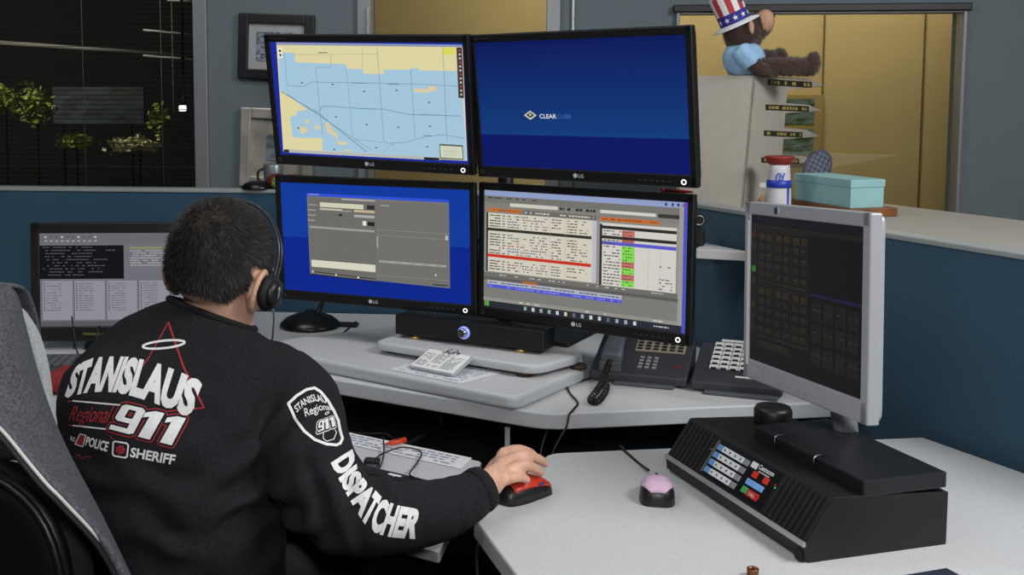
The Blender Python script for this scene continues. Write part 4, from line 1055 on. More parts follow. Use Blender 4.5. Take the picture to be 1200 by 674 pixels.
# file rack
M_rk = mat('rack_grey_plastic', 'b5aea2', .6, noise_amt=.04, noise_scale=30)
ra = Vector((-.79, .61, 0)).normalized(); rb = Vector((.61, .79, 0)).normalized()
rack = thing('file_rack', 'tall grey file sorter with four slanted trays under the seated teddy bear', 'rack', C0)
comb_px = [(884.6, 88.3), (946, 92), (966, 100), (923.6, 105.7), (921.5, 121), (948, 123), (963, 130), (920.5, 132.5), (919, 150), (945, 152), (960.7, 160), (918, 163), (916.5, 181), (942, 183), (957, 190), (915.5, 193), (908, 247), (870, 246)]
comb = [vplane(u, v, C0, rb) for u, v in comb_px]
zmin = min(z for s, z in comb)
comb = [(s, max(z, CABZ)) for s, z in comb]
RW = .19
def rp(s, z, w): p = C0+rb*s+ra*w; return Vector((p.x, p.y, z))
for w0, nm in ((0, 'side_panel'), (RW, 'side_panel')):
    m = MB()
    a = [m.bm.verts.new(rp(s, z, w0)) for s, z in comb]; b = [m.bm.verts.new(rp(s, z, w0+.006)) for s, z in comb]
    m.face(a); m.face(b[::-1])
    for i in range(len(a)): m.face((a[i], a[(i+1) % len(a)], b[(i+1) % len(a)], b[i]))
    m.build(nm, M_rk, rack)
s0, zt0 = comb[0]; sb_, zb0 = comb[-1]
m = MB()
def slabq(mb, q, n, th):
    lo = [mb.bm.verts.new(p) for p in q]; hi = [mb.bm.verts.new(p+n*th) for p in q]
    mb.face(lo); mb.face(hi[::-1])
    for i in range(4): mb.face((lo[i], lo[(i+1) % 4], hi[(i+1) % 4], hi[i]))
slabq(m, [rp(s0, zt0, .0), rp(s0, zt0, RW+.006), rp(sb_, zb0, RW+.006), rp(sb_, zb0, 0)], rb, .006); m.build('back_panel', M_rk, rack)
m = MB(); (sA, zA), (sB, zB) = comb[0], comb[1]
slabq(m, [rp(sA, zA, 0), rp(sB, zB, 0), rp(sB, zB, RW+.006), rp(sA, zA, RW+.006)], Vector((0, 0, -1)), .005); m.build('top_panel', M_rk, rack)
for i0, i1 in ((2, 3), (6, 7), (10, 11), (14, 15)):
    (sA, zA), (sB, zB) = comb[i0], comb[i1]
    m = MB(); slabq(m, [rp(sA-.004, zA+.001, .006), rp(sB, zB+.003, .006), rp(sB, zB+.003, RW), rp(sA-.004, zA+.001, RW)], Vector((0, 0, -1)), .003)
    sk = sb_+(s0-sb_)*(zB-zb0)/(zt0-zb0)+.008
    slabq(m, [rp(sB, zB+.003, .006), rp(sk, zB+.0, .006), rp(sk, zB+.0, RW), rp(sB, zB+.003, RW)], Vector((0, 0, -1)), .003); m.build('tray', M_rk, rack)
M_lab = mat('label_strip_dark', '2f2c1a', .5); M_gold = mat('label_gold', 'a99a52', .5)
for (u0, v0, u1, v1, u2, v2) in ((899.5, 92.6, 951, 96, 0, 7), (897, 122.3, 947.5, 124.6, 0, 6.5), (895, 152.8, 940, 155, 0, 6.2), (892, 184.4, 936, 186, 0, 6)):
    m = MB()
    q = [vplane(u0, v0, C0, rb), vplane(u1, v1, C0, rb), vplane(u1, v1+v2, C0, rb), vplane(u0, v0+v2, C0, rb)]
    slabq(m, [rp(s, z, -.0002) for s, z in q], -ra, .0012)
    m.mi = 1
    def L2(s_, t_): 
        a = Vector(q[0]).lerp(Vector(q[1]), s_); b = Vector(q[3]).lerp(Vector(q[2]), s_); c = a.lerp(b, t_); return rp(c.x, c.y, -.0017)
    s_ = .06
    while s_ < .92:
        w = random.uniform(.03, .09)
        if random.random() < .8: m.face([m.bm.verts.new(L2(x, y)) for x, y in ((s_, .25), (min(s_+w, .95), .25), (min(s_+w, .95), .78), (s_, .78))])
        s_ += w+.018
    m.build('label_strip', [M_lab, M_gold], rack)
m = MB(); q = [vplane(*uv, C0, rb) for uv in ((890, 214), (901, 214.6), (901, 220), (890, 219.5))]; slabq(m, [rp(s, z, -.0002) for s, z in q], -ra, .001); m.build('paper_label', M_white, rack)

# teddy bear on the rack
BY = 3.13; BZ = CABZ
K = 3.13/CF*1.005
def bp(u, v, dy=0.): 
    p = at(u, v, Y=BY); return p+Vector((0, dy, 0))
M_bear = mat('bear_plush', '3a2318', .95, noise_amt=.35, noise_scale=220, bump=.5, bump_scale=500, sheen=.3)
M_bear2 = mat('bear_tan_plush', 'bd9478', .95, noise_amt=.2, noise_scale=220, bump=.3, bump_scale=500)
bear_floor = rp(s0, zt0, 0).z
m = MB()
yd0 = 0
m.ellip(bp(873, 72), (.052, .05, .055), Matrix.Rotation(R(18), 4, 'Y'))
m.ellip(bp(872, 40), (.056, .055, .044), Matrix.Rotation(R(-12), 4, 'Y'))
m.ellip(bp(889, 30), (.034, .042, .036))
m.ellip(bp(872, 34, -.052), (.010, .012, .020)); m.ellip(bp(872, 34, .052), (.010, .012, .020))
m.tube([bp(862, 58, -.045), bp(872, 72, -.06), bp(886, 83, -.058), bp(900, 86, -.045)], [.019, .020, .02, .018], 14, smooth_path=4)
m.tube([bp(862, 58, .045), bp(876, 70, .06), bp(892, 80, .055), bp(902, 84, .045)], [.019, .020, .02, .018], 14, smooth_path=4)
m.tube([bp(884, 80, -.03), bp(915, 80, -.045), bp(940, 79, -.05)], [.03, .030, .024], 14, smooth_path=4)
m.ellip(bp(944, 76, -.052), (.018, .028, .035), Matrix.Rotation(R(8), 4, 'Y'))
m.tube([bp(882, 74, .03), bp(906, 72, .05), bp(918, 72, .055)], [.036, .034, .026], 14, smooth_path=4)
m.ellip(bp(921, 69, .06), (.022, .030, .032), Matrix.Rotation(R(8), 4, 'Y'))
def bearfix(v, n):
    d = noise.noise(v*60)*.0025
    v = v+n*d
    if v.z < bear_floor+.001: v.z = bear_floor+.001
    return v
bear = remesh_obj(m, 'teddy_bear', M_bear, voxel=.004, smooth=4, fn=bearfix)
tag(bear, 'brown teddy bear in a pale blue shirt sitting on top of the grey file rack', 'toy')
# plush pile
def strands(o, n, ln, wd, dirfn, mt, name, parent, keep=None):
    """short fur or hair, each a thin three-cornered blade"""
    me = o.data; me.calc_loop_triangles(); Mw = wm(o)
    tris = [t for t in me.loop_triangles if keep is None or keep(Mw @ Vector(t.center))]
    if not tris: return None
    areas = []; s_ = 0
    for t in tris: s_ += t.area; areas.append(s_)
    import bisect
    m = MB()
    for i in range(n):
        t = tris[min(bisect.bisect(areas, random.random()*s_), len(tris)-1)]
        a, b, c = [Mw @ me.vertices[k].co for k in t.vertices]
        r1, r2 = random.random(), random.random()
        if r1+r2 > 1: r1, r2 = 1-r1, 1-r2
        p = a+(b-a)*r1+(c-a)*r2; nn = (Mw.to_3x3() @ Vector(t.normal)).normalized()
        d = dirfn(p, nn).normalized(); s1 = d.cross(nn)
        if s1.length < 1e-4: s1 = d.orthogonal()
        s1 = s1.normalized()*wd*random.uniform(.6, 1.2); L = ln*random.uniform(.55, 1.2)
        m.mi = 0 if random.random() < .8 else 1
        m.face([m.bm.verts.new(p-s1-nn*.001), m.bm.verts.new(p+s1-nn*.001), m.bm.verts.new(p+d*L)])
    return m.build(name, mt, parent, keepn=True)
muz = bp(893, 25)
strands(bear, 9000, .008, .0008, lambda p, n: n+Vector((random.gauss(0, .35), random.gauss(0, .35), random.gauss(0, .35)-.2)), [M_bear, mat('bear_plush_light', '50331f', .95)], 'plush_pile', bear)['kind'] = 'stuff'
m = MB(); m.ellip(bp(894, 26, -.012), (.027, .036, .035), Matrix.Rotation(R(10), 4, 'Y')); m.build('muzzle', M_bear2, bear)
m = MB(); m.ellip(bp(905, 19, -.006), (.006, .011, .008)); m.build('nose', M_rub, bear)
for s_ in (-1, 1):
    m = MB(); m.ellip(bp(893, 15, s_*.022), .005, seg=10, rings=8); m.build('eye', M_gloss, bear)
    m = MB(); m.ellip(bp(873, 33, s_*.062), (.007, .004, .019), Matrix.Rotation(R(-6), 4, 'Y')); m.build('inner_ear', M_bear2, bear)
M_bsh = mat('bear_shirt_blue', '98bfe0', .9, noise_amt=.05, noise_scale=60, bump=.2, bump_scale=500)
m = MB()
m.ellip(bp(872, 70), (.060, .058, .058), Matrix.Rotation(R(18), 4, 'Y'))
m.tube([bp(862, 58, -.044), bp(868, 67, -.055), bp(875, 76, -.060)], [.028, .030, .029], 16, smooth_path=4)
m.tube([bp(862, 58, .044), bp(870, 66, .055), bp(878, 73, .060)], [.028, .030, .029], 16, smooth_path=4)
def shfix(v, n):
    v = v+n*(.0022*math.sin(v.x*150+v.z*90)*.6+noise.noise(v*45)*.0025)
    if v.z < bear_floor+.0015: v.z = bear_floor+.0015
    return v
remesh_obj(m, 'shirt', M_bsh, bear, voxel=.004, smooth=3, fn=shfix)
# hat
hb0, hb1 = bp(862, 27), bp(849, -3)
ax = (hb1-hb0).normalized(); M_hw = mat('hat_white', 'e2e2e6', .8); M_hb = mat('hat_blue', '2c2e86', .8); M_hr = mat('hat_red', 'b83540', .8)
Mh = Vector((0, 0, 1)).rotation_difference(ax).to_matrix().to_4x4(); Mh.translation = hb0
hat = MB(); seg = 48
def hring(r, z, sx=1.): return [Mh @ Vector((r*math.cos(2*PI*k/seg)*sx, r*math.sin(2*PI*k/seg), z)) for k in range(seg)]
hat.loft([hring(.064, -.008, 1.05), hring(.066, -.005, 1.05), hring(.05, .001), hring(.042, .003)], False)
hat.mi = 1; hat.loft([hring(.0425, .002), hring(.0425, .032)], False)
rings = [[hat.bm.verts.new(p) for p in hring(r, z)] for r, z in ((.0425, .032), (.0445, .07), (.0445, .085))]
for i in range(2):
    for k in range(seg):
        hat.mi = 2 if (k//3) % 2 else 0
        hat.face((rings[i][k], rings[i][(k+1) % seg], rings[i+1][(k+1) % seg], rings[i+1][k]))
hat.mi = 0; hat.face(rings[-1])
ho = hat.build('hat', [M_hw, M_hb, M_hr], bear, keepn=True)
m = MB()
for k in range(11):
    a = 2*PI*k/11; c = Vector((.0432*math.cos(a), .0432*math.sin(a), .017)); e1_ = Vector((-math.sin(a), math.cos(a), 0)); e2_ = Vector((0, 0, 1))
    vs = []
    for j in range(10):
        rr_ = .0085 if j % 2 == 0 else .0035; t = PI/2+j*PI/5; vs.append(m.bm.verts.new(Mh @ (c+e1_*math.cos(t)*rr_+e2_*math.sin(t)*rr_)))
    m.face(vs)
m.build('hat_stars', M_hw, ho, keepn=True)
m = MB()
for k in range(14):
    p = Mh @ Vector((.044*math.cos(-1.2+k*.14), .044*math.sin(-1.2+k*.14), .05)); 
    m.tube([p, p+Vector((random.uniform(0, .03), -.01, random.uniform(.0, .03)))], .001, 5)
m.build('tinsel', mat('tinsel', '9aa0b8', .3, .8), ho)

# tumbler, note box, board, paddle, figure on the cabinet
tz0 = CABZ
tb = at(912, 247, z=tz0)
YT = tb.y
def rpx(w): return w*YT/CF
tw = thing('drink_tumbler', 'white tumbler with blue band and red cap beside the teal box', 'tumbler', (tb.x, tb.y, tz0))
h1 = at(917, 193, Y=YT).z-tz0
prof = [(rpx(13), 0), (rpx(14.5), .002), (rpx(14.2), h1*.25), (rpx(13.2), h1*.62), (rpx(12), h1*.9), (rpx(11.6), h1)]
m = MB(); m.lathe(prof, (tb.x, tb.y, tz0), 32); m.build('cup', mat('tumbler_white', 'd3d3da', .4), tw)
zb_, zt_b = at(912, 219.5, Y=YT).z-tz0, at(912, 211, Y=YT).z-tz0
m = MB(); m.lathe([(rpx(13.6), zb_), (rpx(14.6), zb_+.001), (rpx(14.2), zt_b), (rpx(13), zt_b+.001)], (tb.x, tb.y, tz0), 32); m.build('blue_band', mat('tumbler_blue', '2740b4', .4), tw)
m = MB(); m.lathe([(rpx(10.5), h1-.002), (rpx(11.5), h1), (rpx(14), h1+.006), (rpx(17), h1+.018), (rpx(17.3), h1+.023), (rpx(15), h1+.024)], (tb.x, tb.y, tz0), 32); m.build('lid', mat('lid_red', '8f2a24', .45), tw)
m = MB()
for k in range(8):
    a = -PI/2-.55+k*.09; z = h1*.66+.01*math.sin(k*2.1)+.008; r_ = rpx(13.0)+.0008
    m.box((tb.x+r_*math.cos(a), tb.y+r_*math.sin(a), tz0+z), (.004, .0006, .012), Matrix.Rotation(a+PI/2, 4, 'Z') @ Matrix.Rotation(.5*math.sin(k), 4, 'Y'))
m.build('print', mat('tumbler_print', '4a6ac0', .5), tw)
m = MB(); a_ = -PI/2+.5; m.box((tb.x+rpx(14.3)*math.cos(a_), tb.y+rpx(14.3)*math.sin(a_), tz0+zb_*.5), (.006, .001, zb_), a_+PI/2); m.build('blue_stripe', mat('tumbler_blue', '2740b4', .4), tw)
bA, bB = at(919, 242, z=tz0), at(1000, 256, z=tz0)
bdv = (bB-bA).normalized(); bnv = Vector((-bdv.y, bdv.x, 0))
if bnv.y < 0: bnv = -bnv
wb = .022
bo = bA+bdv*.14+bnv*.07
m = MB(); m.box((bo.x, bo.y, tz0+wb/2), (.30, .14, wb), math.atan2(bdv.y, bdv.x), .002); tag(m.build('wooden_board', mat('brown_wood', '7a4e26', .5, noise_amt=.3, noise_scale=18)), 'thin brown wooden board lying under the teal box', 'board')
tA = bA+bdv*.030+bnv*.012
th_ = at(931, 203, Y=tA.y).z-(tz0+wb)
bc = tA+bdv*.12+bnv*.05
bx = thing('note_box', 'pale teal box standing on the brown board above the silver monitor', 'box', (bc.x, bc.y, tz0+wb), math.atan2(bdv.y, bdv.x))
M_teal = mat('teal_card', '93c2c4', .7, noise_amt=.03, noise_scale=30)
m = MB(); m.box((0, 0, th_*.36), (.24, .10, th_*.72), bev=.0015); m.build('box_body', M_teal, bx, world=False)
m = MB(); m.box((0, 0, th_*.86), (.244, .104, th_*.28), bev=.0015); m.build('box_lid', M_teal, bx, world=False)
pdl = thing('paddle_fan', 'round dark blue patterned hand fan leaning behind the teal box', 'fan', at(955, 240, Y=3.2))
pc = at(958, 197, Y=3.22)
Mp = Matrix.Translation(pc) @ Matrix.Rotation(R(28), 4, 'Y') @ Matrix.Rotation(R(-12), 4, 'X')
m = MB()
o_ = [(.040*math.cos(t), .058*math.sin(t)) for t in [2*PI*k/36 for k in range(36)]]
m.prism(o_, -.002, .002, Mp @ Matrix.Rotation(PI/2, 4, 'X'), .0008)
m.build('fan_blade', mat('fan_navy', '232c4c', .5, noise_amt=.5, noise_scale=70), pdl)
m = MB()
for k in range(-3, 4): m.tube([Mp @ Vector((-.034*math.sqrt(1-(k/4.)**2), -.0026, k*.014)), Mp @ Vector((.034*math.sqrt(1-(k/4.)**2), -.0026, k*.014))], .0012, 5)
for k in range(-2, 3): m.tube([Mp @ Vector((k*.013, -.0026, -.05*math.sqrt(1-(k/3.)**2))), Mp @ Vector((k*.013, -.0026, .05*math.sqrt(1-(k/3.)**2)))], .001, 5)
m.build('fan_pattern', mat('fan_pale', '8a909c', .5), pdl)
m = MB(); m.tube([Mp @ Vector((0, 0, -.055)), Mp @ Vector((0, 0, -.11))], .006, 8); m.build('handle', M_black, pdl)
fp = at(893, 248, z=tz0); fp += Vector((-.004, .02, 0))
fg = thing('orange_figure', 'tiny orange and white ornament beside the tumbler at the foot of the file rack', 'ornament', (fp.x, fp.y, tz0))
m = MB(); m.lathe([(.009, 0), (.011, .004), (.008, .018), (.006, .026)], (fp.x, fp.y, tz0), 16); m.tube([(fp.x, fp.y, tz0+.02), (fp.x+.012, fp.y, tz0+.042)], .005, 8); m.build('figure_body', mat('orange_paint', 'a8703c', .5), fg)
m = MB(); m.ellip((fp.x-.002, fp.y-.008, tz0+.012), (.006, .004, .006), seg=10, rings=8); m.build('figure_belly', M_white, fg)
# landscape picture on the yellow wall, seen through the rack
def wfar2(u, v, t=1.69): return wfar(u, v, t)
c0, c1 = wfar2(917, 113), wfar2(958, 184)
cc_ = (c0+c1)/2
lp_ = thing('landscape_pictures', 'framed pair of green landscape photos on the yellow wall behind the file rack', 'picture', cc_, WYAW)
W_, H_ = (c1-c0).length if False else abs((c1-c0).dot(Vector((WD.x, WD.y, 0)))), c0.z-c1.z
m = MB(); m.box((0, -.006, 0), (W_+.03, .012, H_+.02), bev=.002); m.build('frame', mat('tan_frame', 'b49a5c', .5), lp_, world=False)
for z in (.25, -.25):
    m = MB(); m.box((-.008, -.0125, z*H_), (W_*.8, .002, H_*.43)); m.build('photo', art_mat('landscape_print', ['243420', '4f6438', '7b8c86', '3a4a30'], 14, (1, 1, 3)), lp_, world=False)
# small white shelf with a webcam on the right partition
zsf = .408; zs_ = CH-zsf
sp = [at(827, 285, z=zs_), at(813, 292, z=zs_), at(873, 295, z=zs_), at(905, 297, z=zs_)]
pp = isect(Vector((sp[1].x, sp[1].y)), Vector((sp[2].x-sp[1].x, sp[2].y-sp[1].y)), wr(0, -.004), RD)
q0 = wr((Vector((sp[0].x, sp[0].y))-CORN).dot(RD), -.004)
m = MB(); slab(m, [(q0.x, q0.y), (sp[1].x, sp[1].y), (pp.x, pp.y)], zs_-.024, zs_, [0, .01, 0], .002)
tag(m.build('corner_shelf', mat('white_shelf', 'c6c7c6', .5)), 'small white shelf fixed to the teal partition right of the lower right monitor', 'shelf')
wc = at(821, 290, z=zs_)+Vector((.0, .035, 0))
web = thing('desk_camera', 'small black camera with a lens ring on the white corner shelf', 'camera', wc)
m = MB(); m.box(wc+Vector((0, 0, .022)), (.036, .03, .044), R(-20), .004); m.build('camera_body', M_black, web)
m = MB(); m.lathe([(.018, 0), (.020, .01), (.017, .022)], wc+Vector((.0, .008, .068)), 20, RX); m.box(wc+Vector((0, -.002, .05)), (.012, .012, .03)); m.build('camera_head', M_rub, web)
m = MB(); m.tube([wc+Vector((.012*math.cos(a), -.0155, .068+.012*math.sin(a))) for a in [2*PI*k/20 for k in range(21)]], .0016, 6); m.build('lens_ring', M_alu, web)

# things standing on the left partition cap
LY = 3.45
def capat(u): 
    d = ray(u, 200); q = LP0+LN*.025; t = (q.x*LD.y-q.y*LD.x)/(d.x*LD.y-d.y*LD.x); p = d*t; return Vector((p.x, p.y, 1.13))
p = capat(301)
kk_ = pxm(3.45)
m = MB(); m.lathe([(18*kk_, 0), (18.5*kk_, .004), (15*kk_, .016), (8*kk_, .024), (.003, .026)], p, 28); tag(m.build('black_cap_dish', mat('black_dome', '0e0e10', .3)), 'low black dish upside down on the partition top left of the monitors', 'dish')
p = capat(313)+Vector((0, .0, 0)); 
cup = thing('steel_mug', 'small grey mug on the partition top half behind the map monitor', 'mug', p+Vector((.012, .06, 0)))
p = p+Vector((.012, .06, 0))
m = MB(); m.box((p.x, p.y, 1.128), (.1, .07, .004), WYAW, .001); 
m.lathe([(.028, 1.13-1.13), (.03, .004), (.032, .07), (.03, .074), (.027, .07)], (p.x, p.y, 1.13), 24); m.build('mug_body', mat('steel_grey', '8f9498', .35, .6), cup)
m = MB(); m.tube([(p.x-.028, p.y-.01, 1.19), (p.x-.046, p.y-.014, 1.18), (p.x-.046, p.y-.014, 1.155), (p.x-.03, p.y-.01, 1.145)], .004, 8, smooth_path=4); m.build('handle', M_black, cup)
p = capat(325)
orn = thing('red_green_ornament', 'small red and green ornament on the partition top between the two left monitors', 'ornament', p)
m = MB(); m.ellip(p+Vector((0, 0, .024)), (.036, .024, .024)); m.build('ornament_body', mat('dark_red', '5c1a14', .6), orn)
m = MB(); m.ellip(p+Vector((.0, -.010, .022)), (.021, .017, .019)); m.build('green_face', mat('ornament_green', '7fa356', .6), orn)
for x in (-.008, .006):
    m = MB(); m.ellip(p+Vector((x, -.026, .028)), .0025, seg=8, rings=6); m.build('eye', M_rub, orn)
m = MB(); m.box(p+Vector((.055, 0, .022)), (.05, .03, .044), WYAW, .003); tag(m.build('red_box', mat('red_card', '7a1c20', .6)), 'small dark red box on the partition top behind the map monitor corner', 'box')
m = MB(); q = CORN-LD*.02+LN*.0+Vector((.12, -.26)); 
# left desk: keyboard, red cloth, mat
k0 = at(62, 437, z=DZ)
Ml = Matrix.Translation((MSM.to_translation().x-.02, 2.70, DZ)) 
kb2 = thing('keyboard', 'grey computer keyboard in front of the small left monitor, beside the left shoulder', 'keyboard', Ml.to_translation(), R(2))
m = MB(); m.box((0, 0, .010), (.44, .15, .018), bev=.004); m.build('case', mat('keyboard_grey', '3c3d42', .5), kb2, world=False)
kk = None
for r in range(5):
    for c_ in range(20):
        if kk is None:
            m = MB(); m.box((0, 0, 0), (.0165, .0165, .008), bev=.002); kk = m.build('key', mat('keyboard_key', '55565c', .5), kb2, world=False); k2 = kk
        else:
            k2 = kk.copy(); col.objects.link(k2); k2.parent = kb2
        k2.location = ((c_-9.5)*.0208, -.05+r*.022, .021)
p = at(66, 461, z=DZ)
m = MB()
for k in range(3): m.ellip(p+Vector((-.01+.012*k, .0+.02*k, .022)), (.045-.006*k, .035, .022+.006*k), Matrix.Rotation(.6*k, 4, 'Z'))
def clothfix(v, n):
    v = v+n*(noise.noise(v*40)*.008); v.z = max(v.z, DZ+.001); return v
cl_ = remesh_obj(m, 'red_cloth', mat('red_cloth', '7c1f22', .9, noise_amt=.25, noise_scale=90, bump=.3), voxel=.005, smooth=2, fn=clothfix)
tag(cl_, 'crumpled dark red cloth on the left desk between the jacket and the left shoulder', 'cloth')
cable('thin dark cable hanging below the small left monitor, the left one', [(MSM.to_translation().x-.10, 2.93, zb+.02), (MSM.to_translation().x-.13, 2.90, DZ+.05), (MSM.to_translation().x-.10, 2.84, DZ+.004), (MSM.to_translation().x-.05, 2.79, DZ+.004)], .0022)
cable('thin dark cable hanging below the small left monitor, the right one', [(MSM.to_translation().x-.04, 2.94, zb+.02), (MSM.to_translation().x-.045, 2.87, DZ+.03), (MSM.to_translation().x-.05, 2.82, DZ+.004)], .0022)
# ------------------------------------------------------------------ the seated man
def zc_of(p): return (p-CC).dot(_F)
def ringLR(uL, uR, v, Y, d, tilt=0., yaw=0., n=32, ex=2.3, grow=0., roll=0.):
    c = at((uL+uR)/2, v, Y=Y); w = (uR-uL)/2*zc_of(c)/CF+grow; d += grow
    e1_ = Vector((math.cos(yaw)*math.cos(roll), math.sin(yaw), -math.sin(roll))); e2_ = Vector((-math.sin(yaw)*math.cos(tilt), math.cos(yaw)*math.cos(tilt), math.sin(tilt)))
    out = []
    for k in range(n):
        a = 2*PI*k/n; ca, sa_ = math.cos(a), math.sin(a)
        out.append(c+e1_*(w*math.copysign(abs(ca)**(2/ex), ca))+e2_*(d*math.copysign(abs(sa_)**(2/ex), sa_)))
    return out
TOR = [(760, 158, 340, 1.82, .13, 0), (700, 132, 338, 1.805, .135, 0), (640, 110, 335, 1.80, .135, -.05), (590, 93, 329, 1.805, .135, -.1), (550, 81, 323, 1.815, .135, -.15), (510, 73, 322, 1.83, .132, -.2), (470, 70, 330, 1.85, .125, -.3),
       (442, 76, 342, 1.868, .110, -.4), (418, 97, 336, 1.885, .094, -.45), (398, 122, 322, 1.893, .086, -.42, .05), (384, 148, 312, 1.897, .082, -.36, .14), (374, 180, 305, 1.902, .078, -.30, .26), (369, 196, 302, 1.905, .075, -.22, .36)]
TOR = [t if len(t) > 6 else (*t, 0.) for t in TOR]
ARM = [(318, 452, 1.885, .080), (346, 482, 1.86, .082), (356, 525, 1.80, .077), (372, 562, 1.75, .075), (398, 596, 1.712, .070), (432, 605, 1.705, .064), (470, 606, 1.72, .057), (510, 599, 1.75, .051), (540, 588, 1.775, .044), (557, 577.5, 1.79, .038), (565, 573, 1.80, .036)]
LARM = [(118, 462, 1.89, .066), (112, 490, 1.95, .060), (118, 505, 2.06, .057), (125, 490, 2.2, .054), (140, 472, 2.35, .045), (148, 463, 2.43, .037)]
# head frame
HS = 1.0
hc = at(261, 306, Y=1.90)
HM = Matrix.Translation(hc) @ Matrix.Rotation(R(-22), 4, 'Z') @ Matrix.Rotation(R(7), 4, 'Y') @ Matrix.Rotation(R(-20), 4, 'X') @ Matrix.Scale(HS, 4)
HMi = HM.inverted()
def H_(x, y, z): return HM @ Vector((x, y, z))
def eh(mb, c, r, rot=None): mb.ellip((0, 0, 0), r, HM @ Matrix.Translation(c) @ (rot or Matrix.Identity(4)), 24, 16)
body = MB()
eh(body, (0, -.012, .012), (.079, .100, .088))
eh(body, (0, -.045, -.010), (.070, .062, .072))
eh(body, (0, .030, -.055), (.062, .066, .080))
eh(body, (0, .055, -.105), (.042, .040, .034))
eh(body, (0, .088, .012), (.055, .018, .014))
body.tube([H_(0, .095, .0), H_(0, .106, -.022), H_(0, .114, -.040), H_(0, .098, -.048)], [.007*HS, .010*HS, .014*HS, .009*HS], 12)
eh(body, (.013, .097, -.044), (.009, .010, .008)); eh(body, (-.013, .097, -.044), (.009, .010, .008))
eh(body, (0, .092, -.068), (.025, .010, .006)); eh(body, (0, .091, -.077), (.022, .010, .007))
for s_ in (-1, 1):
    eh(body, (s_*.028, .085, -.008), (.016, .010, .010)); eh(body, (s_*.045, .070, -.045), (.022, .02, .022))
    # ears
    er = Matrix.Rotation(R(-22*s_), 4, 'Z') @ Matrix.Rotation(R(10), 4, 'X')
    eh(body, (s_*.078, -.004, -.035), (.010, .020, .034), er); eh(body, (s_*.076, .004, -.064), (.008, .011, .012), er)
    body.tube([H_(s_*.083, .012, -.012), H_(s_*.089, -.008, -.004), H_(s_*.092, -.026, -.022), H_(s_*.088, -.024, -.05), H_(s_*.081, -.006, -.07)], .0055*HS, 8, smooth_path=4)
nk0 = at(252, 395, Y=1.92); 
body.tube([H_(0, -.004, -.03), at(258, 368, Y=1.905), at(252, 402, Y=1.92), at(250, 440, Y=1.92)], [.062, .059, .060, .064], 28, smooth_path=4)
# trunk, arms and legs (slimmer than the clothes over them)
body.loft([ringLR(a+7, b-7, v, Y, d-.014, t, .0, roll=ro) for v, a, b, Y, d, t, ro in TOR[:-3]])
body.tube([at(u, v, Y=Y) for u, v, Y, r in ARM[:-1]]+[at(571, 571, Y=1.81)], [max(r-.016, .027) for u, v, Y, r in ARM], 20, smooth_path=4)
body.tube([at(u, v, Y=Y) for u, v, Y, r in LARM], [max(r-.020, .027) for u, v, Y, r in LARM], 20, smooth_path=4)
hipR, hipL = Vector((-.28, 1.84, .53)), Vector((-.46, 1.84, .53))
LEGS = []
for hp, kn, an in ((hipR, Vector((-.16, 2.27, .53)), Vector((-.15, 2.32, .11))), (hipL, Vector((-.50, 2.27, .53)), Vector((-.52, 2.25, .11)))):
    pth = [hp, hp.lerp(kn, .5)+Vector((0, 0, .005)), kn, kn.lerp(an, .35)+Vector((0, -.02, 0)), an]
    LEGS.append((pth, [.085, .078, .06, .055, .038]))
    body.tube(pth, [.078, .068, .05, .046, .032], 20, smooth_path=4)
    body.tube([an, an+Vector((0, 0, -.045)), an+Vector((0, .06, -.07)), an+Vector((0, .13, -.078))], [.032, .034, .030, .022], 14, smooth_path=3)
# ---- right hand on the mouse
def hand(mb, wr_, palm, fingers, thumb, lat):
    for pth, rr_ in fingers: mb.tube(pth, rr_, 14, smooth_path=5); mb.ellip(pth[-1], rr_[-1]*1.0, seg=12, rings=8)
    rings = []
    for c, w, t, up in palm:
        e = lat.normalized(); n_ = up.normalized()
        rings.append([c+e*(w*math.copysign(abs(math.cos(2*PI*k/24))**.8, math.cos(2*PI*k/24)))+n_*(t*math.copysign(abs(math.sin(2*PI*k/24))**.8, math.sin(2*PI*k/24))) for k in range(24)])
    mb.loft(rings)
    mb.tube(thumb[0], thumb[1], 14, smooth_path=5); mb.ellip(thumb[0][-1], thumb[1][-1], seg=12, rings=8)
def az(u, v, z): return at(u, v, z=z)
F_ = [
    ([az(588, 532, .786), az(606, 527.5, .793), az(620.5, 531, .779), az(627, 535.5, .766)], [.0112, .0104, .0092, .0076]),
    ([az(593, 542, .788), az(613, 534.5, .796), az(631, 538.5, .778), az(638.5, 543.5, .763)], [.0112, .0106, .0094, .0078]),
    ([az(595, 552.5, .784), az(614, 545.5, .789), az(627, 549.5, .774), az(633.5, 554.5, .761)], [.0110, .0102, .0090, .0075]),
    ([az(592, 563, .775), az(603, 559.5, .781), az(612, 560, .772), az(618, 562.5, .763)], [.0100, .0092, .0080, .0068])]
mid = [(az(553, 575, .773), .031, .026), (az(567, 572, .774), .034, .025), (az(579, 564, .777), .040, .022), (az(588, 554, .780), .044, .018), (az(592, 547, .781), .043, .013)]
lat = (F_[0][0][0]-F_[3][0][0])
lat.z = .012
upv = Vector((-.05, .0, 1))
palm = [(c, w, t, upv) for c, w, t in mid]
thumb = ([az(574, 558, .766), az(584, 543, .764), az(598, 536, .757), az(613, 534, .748)], [.016, .0135, .0112, .009])
hand(body, None, palm, F_, thumb, lat)
# tendon ridges
for pth, rr_ in F_[:4]:
    body.tube([az(572, 567, .786), pth[0]+Vector((0, 0, .001))], [.006, .0090], 10)
